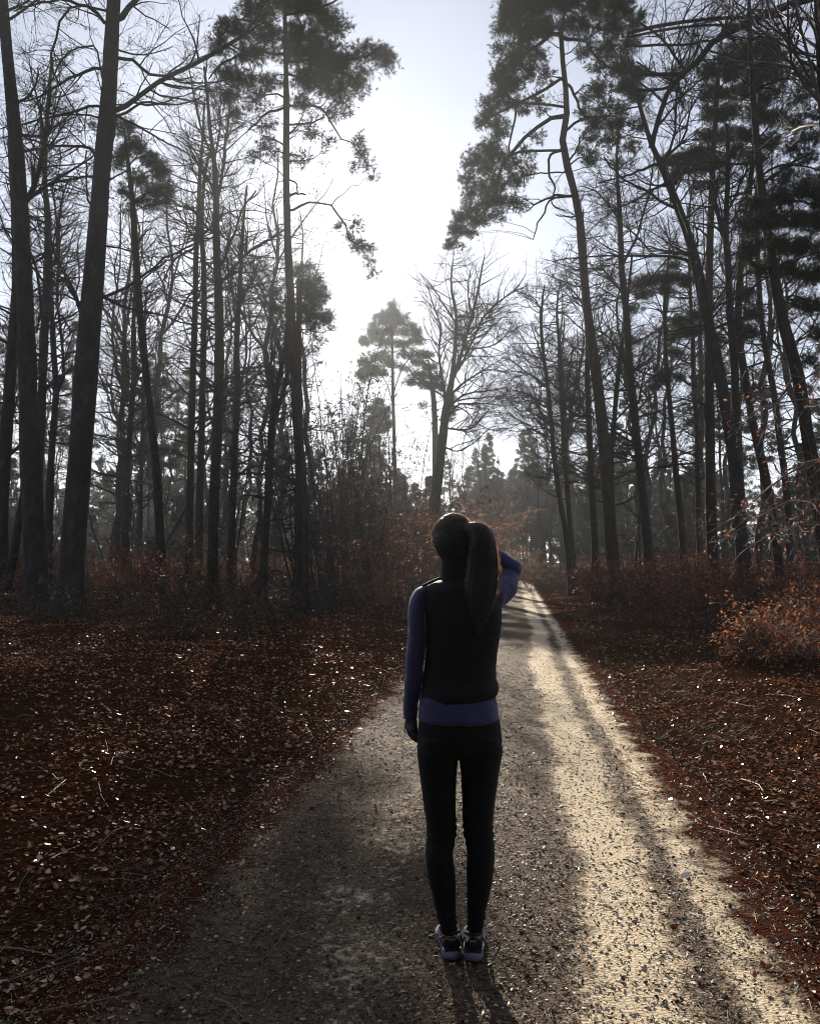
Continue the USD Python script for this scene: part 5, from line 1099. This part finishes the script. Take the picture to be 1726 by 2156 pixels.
# long-sleeved navy shirt: hem below the vest, sleeves
shirt = [(1240, 896, 1042, .094, .01), (1300, 897, 1046, .112, .015), (1380, 900, 1040, .106, .02), (1440, 893, 1040, .108, .0), (1462, 886, 1041, .114, -.005), (1480, 884, 1045, .121, -.01), (1500, 883, 1047, .127, -.013), (1515, 882, 1049, .129, -.014), (1516, 884, 1047, .120, -.014)]
sm = man(loft(flat_rows(shirt, 60, .002), 64))
SL = [(1233, 892, 908, .025, .02), (1238, 880, 908, .042, .02), (1246, 870, 906, .052, .02), (1270, 861, 900, .056, .02), (1300, 859, 897, .056, .015), (1343, 857.5, 896, .052, .012), (1385, 855, 893, .050, .008), (1425, 853, 890, .046, .012), (1455, 851.5, 886, .042, .02), (1483, 850, 880, .036, .028), (1490, 850, 878.5, .034, .03), (1511, 851, 876.5, .032, .032)]
sl = loft(flat_rows(SL, 70), 40)
ra = chain([W(1036, 1256, .03), W(1062, 1238, .095), ELR, W(1078, 1198, .165), WRR + (ELR - WRR) * .18], [.056, .050, .038, .040, .031])
sm = tm((sm + man(sl) + ra).refine_to_length(.010))
trimesh.smoothing.filter_taubin(sm, lamb=.5, nu=.52, iterations=8)
part(woman, "shirt", crumple(sm, .011, 17, 3), M["navy"])
cf = loft([(c, a * 1.07, b * 1.07) for c, a, b in flat_rows([(1486, 849.5, 879, .036, .03), (1500, 850, 878, .035, .031), (1512, 851, 877, .033, .032)], 10)], 32)
part(woman, "cuff", cf, M["navy"])

# quilted vest, armholes at the shoulders, hem sagging to the left
VEST = [(1221, 926, 1006, .062, .01), (1230, 903, 1034, .082, .01), (1240, 889, 1049, .098, .01), (1262, 889, 1054, .113, .01), (1300, 893, 1057, .122, .012), (1345, 896, 1052, .120, .014), (1385, 894, 1046, .116, .014), (1425, 890, 1045, .112, .008), (1447, 888, 1050, .119, .0), (1462, 885, 1047, .122, -.004), (1472, 885, 1042, .118, -.006)]
rows = flat_rows(VEST, 120)
out = []
for q, (c, a, b) in enumerate(rows):
    y = 1221 + (1472 - 1221) * q / 119
    puff = .0012 * abs(math.sin(math.pi * (y - 1232) / 21)) ** .6 if y > 1240 else 0
    out.append((c, a * (1 + (puff - .003) / np.linalg.norm(a)), b * (1 + (puff + .002) / np.linalg.norm(b))))
vm = loft(out, 72)
v = vm.vertices
hem = smooth01((1.5 + (1078 - 1405) / FPX * YP - v[:, 2] + .16) / .2)
v[:, 2] -= hem * (W(965, 1478)[2] - W(965, 1470)[2]) * -1.0 * np.clip((W(965, 1470)[0] - v[:, 0]) / .13, -1.2, 1.0) * 1.0
vm.vertices = v
part(woman, "vest", crumple(vm, .007, 22, 9), M["vest"])
col = loft([(W(963, 1229, .015), np.array([.075, 0, 0]), np.array([0, .065, 0])), (W(962, 1218, .018), np.array([.066, 0, 0]), np.array([0, .06, 0])), (W(961, 1200, .02), np.array([.061, 0, 0]), np.array([0, .058, 0])), (W(960, 1180, .02), np.array([.059, 0, 0]), np.array([0, .056, 0])), (W(960, 1178, .02), np.array([.054, 0, 0]), np.array([0, .052, 0]))], 40)
part(woman, "collar", col, M["vest"])
for pts in ([(926, 1221, -.035), (905, 1231, -.02), (889, 1238, -.01)], [(1003, 1222, -.035), (1030, 1232, -.02), (1048, 1241, -.01)]):
    p, r = resample([W(*q) + np.array([0, .012, .007]) for q in pts], [.005, .006, .005], 12)
    part(woman, "shoulder_seam", tubes(p[None], r[None], 8), M["vest"])
gl, gr = hands(.0022)
gm = tm(gl.refine_to_length(.005)); trimesh.smoothing.filter_taubin(gm, lamb=.5, nu=.52, iterations=6)
part(woman, "glove", gm, M["glove"])

# hair: cap, ponytail, loose strands
def hair_cap():
    s = trimesh.creation.icosphere(4, 1.0); v = s.vertices
    r, f, u = v[:, 0] * .084, v[:, 1] * .101, v[:, 2] * .105
    f = np.where(v[:, 1] > 0, np.minimum(f, .078 + .03 * np.maximum(v[:, 2], 0)), f)
    cut = smooth01((v[:, 1] * 1.0 - v[:, 2] * .35 - .38) / .3)
    r *= 1 - .30 * cut - .18 * smooth01(-v[:, 2]); f *= 1 - .28 * cut; u = np.where(v[:, 2] < 0, u * 1.08, u)
    groove = .0018 * np.sin(np.arctan2(v[:, 0], v[:, 2] + .4) * 46) 
    s.vertices = HC + (r * (1 + groove / .08))[:, None] * hr + f[:, None] * hf + (u * (1 + groove / .1))[:, None] * hu
    return s
cap = hair_cap()
hair = part(woman, "hair", cap, M["hair"])
PT = [(984, 1115, -.045, 13), (1003, 1118, -.07, 19), (1015, 1134, -.085, 24), (1018, 1160, -.09, 26), (1018, 1195, -.095, 28), (1016, 1230, -.10, 29), (1012, 1265, -.108, 26), (1009, 1296, -.113, 19), (1007, 1318, -.116, 10), (1006, 1338, -.117, 2)]
pc = np.array([W(x, y, d) for x, y, d, r in PT]); prr = np.array([r * SC for *_, r in PT])
pp, pr_ = resample(pc, prr, 40)
tail = trimesh.Trimesh(*tubes(pp[None], pr_[None], 28), process=False)
ang = np.tile(np.arange(28), 40); tail.vertices[:, 1] = np.repeat(pp[:, 1], 28) + (tail.vertices[:, 1] - np.repeat(pp[:, 1], 28)) * np.repeat(np.interp(np.arange(40), [0, 8, 16], [1, .8, .5]), 28)
tail.vertices += (tail.vertices - np.repeat(pp, 28, 0)) * (.07 * np.sin(ang * 2.3 + np.repeat(np.arange(40), 28) * .13))[:, None]
part(woman, "ponytail", tail, M["hair"])
tie = trimesh.creation.torus(.017, .006, 24, 10); tie.apply_transform(trimesh.geometry.align_vectors([0, 0, 1], unit(pc[1] - pc[0]))); tie.apply_translation(pc[1] * .6 + pc[0] * .4)
part(woman, "hair_tie", tie, M["glove"])
curves, cw = [], []
crng = np.random.default_rng(5)
root_p = HP(.038, -.085, .045)                    # strands run from the hairline to the tie
tie_p = pc[0]
for q in range(3200):                             # combed back over the head
    v = unit(crng.normal(size=3)); v[2] = abs(v[2]) * .9 + .05
    v = unit(v)
    a = HP(v[0] * .083, v[1] * .099, v[2] * .107)
    w = tie_p - HC; w = unit(np.array([w @ hr / .088, w @ hf / .104, w @ hu / .107]))
    if crng.random() < .97 * smooth01((HC[1] + .05 - a[1]) / .07):
        continue
    pts = []
    stray = crng.random() < .3
    for t in np.linspace(0, .62, 7):
        e = unit(v * (1 - t) + w * t)
        h = 1.0 + (.05 * crng.random() * t if stray else .012 * crng.random()) + .004
        pts.append(HP(e[0] * .0845 * h, e[1] * .1015 * h, e[2] * .1065 * h))
    curves.append(np.array(pts)); cw.append(.0011)
for q in range(1300):                             # along the ponytail, some flying off
    i0 = crng.integers(0, 14); th = crng.uniform(0, 2 * np.pi)
    if math.sin(th) < -.35:
        continue
    off = np.array([math.cos(th), .6 * math.sin(th), .2 * math.sin(th)])
    fly = crng.random() < .16
    pts = []
    for k_, i in enumerate(np.linspace(i0, min(39, i0 + crng.integers(10, 24)), 7).astype(int)):
        pts.append(pp[i] + off * pr_[i] * (1.03 + (.06 * k_ * crng.random() if fly else 0)))
    curves.append(np.array(pts)); cw.append(.0006)
for q in range(170):                               # wisps at the crown and over the ponytail's root
    a = pp[crng.integers(0, 6)] + crng.normal(size=3) * [.008, .008, .004] + [0, 0, .015]
    d = unit(np.array([crng.uniform(-.2, 1), crng.normal() * .4, crng.uniform(.2, 1)]))
    ts = np.linspace(0, 1, 7)[:, None]
    curves.append(a + d * ts * crng.uniform(.02, .045) + np.array([.35, 0, -.6]) * ts ** 2 * .025); cw.append(.0005)
bc = UsdGeom.BasisCurves.Define(stage, f"{woman.GetPath()}/hair_strands")
bc.CreateTypeAttr("cubic"); bc.CreateBasisAttr("catmullRom"); bc.CreateWrapAttr("pinned")
bc.CreatePointsAttr(Vt.Vec3fArray.FromNumpy(np.vstack(curves).astype(np.float32))); bc.CreateCurveVertexCountsAttr([7] * len(curves))
bc.CreateWidthsAttr(Vt.FloatArray.FromNumpy(np.repeat(np.array(cw, np.float32), 7))); bc.SetWidthsInterpolation("vertex")
UsdShade.MaterialBindingAPI.Apply(bc.GetPrim()).Bind(M["hair_strand"]); tag(bc, kind="stuff")

# running shoes
def shoe(heel, toe_out, sgn):
    """heel: point on the ground under the back of the heel."""
    yaw = toe_out
    fwd, rt = np.array([math.sin(yaw), math.cos(yaw), 0]), np.array([math.cos(yaw), -math.sin(yaw), 0])
    up = np.array([0, 0, 1.0])
    def T(V):
        return heel + V[:, :1] * rt + V[:, 1:2] * fwd + V[:, 2:] * up
    t = np.linspace(0, 2 * np.pi, 48, endpoint=False)
    ys = np.array([0, .03, .08, .13, .18, .22, .25, .262]); wl = np.array([.0, .034, .036, .034, .041, .042, .028, .0]); wr = np.array([.0, .034, .036, .037, .046, .044, .028, .0])
    yy = (1 - np.cos(np.linspace(0, np.pi, 24))) / 2 * .262
    shp = lambda w: np.sqrt(np.maximum(PchipInterpolator(ys, w ** 2)(yy), 0))
    ring = np.vstack([np.column_stack([shp(wr), yy]), np.column_stack([-shp(wl), yy])[::-1][1:-1]])
    from shapely.geometry import Polygon
    poly = Polygon(ring)
    res = {}
    def slab(p, h0, h1, steps=6, flare=0.0):
        rows = []
        c = np.array(p.centroid.coords[0])
        R_ = np.array(p.exterior.coords)[:-1]
        ms = []
        n = len(R_)
        for q in range(steps + 1):
            f = q / steps
            e = 1 + flare * math.sin(math.pi * f)
            z = h0(R_[:, 1]) * (1 - f) + h1(R_[:, 1]) * f
            ms.append(np.column_stack([c + (R_ - c) * e, z]))
        V = np.vstack(ms + [np.array([[*c, h0(np.array([c[1]]))[0]], [*c, h1(np.array([c[1]]))[0]]])])
        F = []
        for q in range(steps):
            a = np.arange(n); b = (a + 1) % n
            F += [np.column_stack([q * n + a, q * n + b, (q + 1) * n + b]), np.column_stack([q * n + a, (q + 1) * n + b, (q + 1) * n + a])]
        a = np.arange(n); b = (a + 1) % n; e = steps * n
        F += [np.column_stack([b, a, np.full(n, (steps + 1) * n)]), np.column_stack([e + a, e + b, np.full(n, (steps + 1) * n + 1)])]
        m = trimesh.Trimesh(V, np.vstack(F), process=False)
        if m.volume < 0: m.invert()
        return m
    rise = lambda y: .006 + .010 * smooth01((y - .2) / .06) + .003 * smooth01((.03 - y) / .03)
    top = lambda y: .040 - .014 * smooth01((y - .03) / .16) + .004 * smooth01((y - .22) / .04)
    outs = slab(poly.buffer(-.003), lambda y: rise(y) - .005, rise, 2)
    mid = slab(poly, rise, top, 8, .05)
    slot = trimesh.creation.box([.034, .006, .008]).subdivide().subdivide(); slot.vertices[:, 1] += 14 * slot.vertices[:, 0] ** 2; slot.apply_translation([0, .0005, .026])
    # upper: cross sections along the foot
    secs = []
    for y, w, h, zo in ((.004, .020, .045, .052), (.012, .030, .072, .05), (.035, .033, .076, .048), (.06, .034, .072, .046), (.09, .035, .070, .044), (.12, .037, .060, .042), (.16, .042, .046, .038), (.20, .042, .034, .034), (.235, .034, .024, .032), (.257, .016, .012, .03)):
        n = 28; a = np.arange(n) * 2 * np.pi / n
        x = np.cos(a) * w * np.where(np.sin(a) > 0, 1 - .28 * np.sin(a), 1); z = zo - .012 + np.where(np.sin(a) > 0, np.sin(a) * h * .62, np.sin(a) * .008)
        secs.append(np.column_stack([x, np.full(n, y), z]))
    k, n = len(secs), 28
    V = np.vstack(secs + [secs[0].mean(0)[None], secs[-1].mean(0)[None]])
    i, j = np.meshgrid(np.arange(k - 1), np.arange(n), indexing="ij")
    q = np.stack([i * n + j, i * n + (j + 1) % n, (i + 1) * n + (j + 1) % n, (i + 1) * n + j], -1).reshape(-1, 4)
    a = np.arange(n); b = (a + 1) % n; e = (k - 1) * n
    F = np.vstack([q[:, [0, 1, 2]], q[:, [0, 2, 3]], np.column_stack([b, a, np.full(n, k * n)]), np.column_stack([e + a, e + b, np.full(n, k * n + 1)])])
    upm = trimesh.Trimesh(V, F, process=False); upm = upm.subdivide()
    trimesh.smoothing.filter_taubin(upm, iterations=6)
    tab = trimesh.creation.box([.025, .004, .006]); tab = tab.subdivide().subdivide(); tab.vertices[:, 1] += 9 * tab.vertices[:, 0] ** 2; tab.vertices[:, 2] += .12 * tab.vertices[:, 0]; tab.apply_translation([0, .0085, .080])
    colr = trimesh.creation.torus(.0285, .0065, 28, 10); colr.vertices = colr.vertices * [1.0, 1.25, 1] + [0, .046, .092]; colr.vertices[:, 2] += .16 * np.abs(colr.vertices[:, 1] - .046) + .004
    panels = []
    for s in (-1, 1):
        p, r = resample([[s * .0335, .02, .085], [s * .038, .05, .07], [s * .041, .085, .055]], [.004, .005, .004], 10); panels.append(tubes(p[None], r[None], 6))
        p, r = resample([[s * .037, .04, .045], [s * .0405, .09, .06], [s * .036, .13, .075]], [.003, .004, .003], 10); panels.append(tubes(p[None], r[None], 6))
    counter = trimesh.creation.icosphere(3, 1.0); counter.vertices = counter.vertices * [.0335, .026, .024] + [0, .0275, .056]
    lacem = []
    for y in (.085, .10, .115, .13, .145):
        p, r = resample([[-.02, y, .088 - (y - .085) * .42], [0, y - .004, .097 - (y - .085) * .45], [.02, y, .088 - (y - .085) * .42]], [.0028] * 3, 9); lacem.append(tubes(p[None], r[None], 6))
    for s in (-1, 1):
        p, r = resample([[0, .078, .10], [s * .012, .07, .118], [s * .02, .075, .108], [s * .004, .08, .10]], [.0016] * 4, 14); lacem.append(tubes(p[None], r[None], 6))
    name = "shoe"
    path = numbered(f"{woman.GetPath()}/{name}")
    x = UsdGeom.Xform.Define(stage, path)
    def put_(n_, mm, mat):
        V_, F_ = (mm if isinstance(mm, tuple) else (np.array(mm.vertices), np.array(mm.faces)))
        usdkit.mesh(stage, numbered(f"{path}/{n_}"), (T(np.asarray(V_)), F_), mat, smooth=40)
    put_("outsole", outs, M["shoe_black"]); put_("midsole", mid, M["shoe_white"]); put_("heel_insert", slot, M["shoe_red"]); put_("upper", upm, M["shoe_navy"])
    put_("heel_counter", counter, M["shoe_black"]); put_("heel_tab", tab, M["shoe_white"]); put_("collar", colr, M["shoe_navy"])
    for pmm in panels: put_("overlay", pmm, M["shoe_grey"])
    for lm in lacem: put_("lace", lm, M["lace"])
for px, py, yaw in ((953, 2034, -math.radians(4)), (997, 2040, math.radians(4))):
    h = ground_at(px, py); h[2] += .001
    shoe(h, yaw, 1)
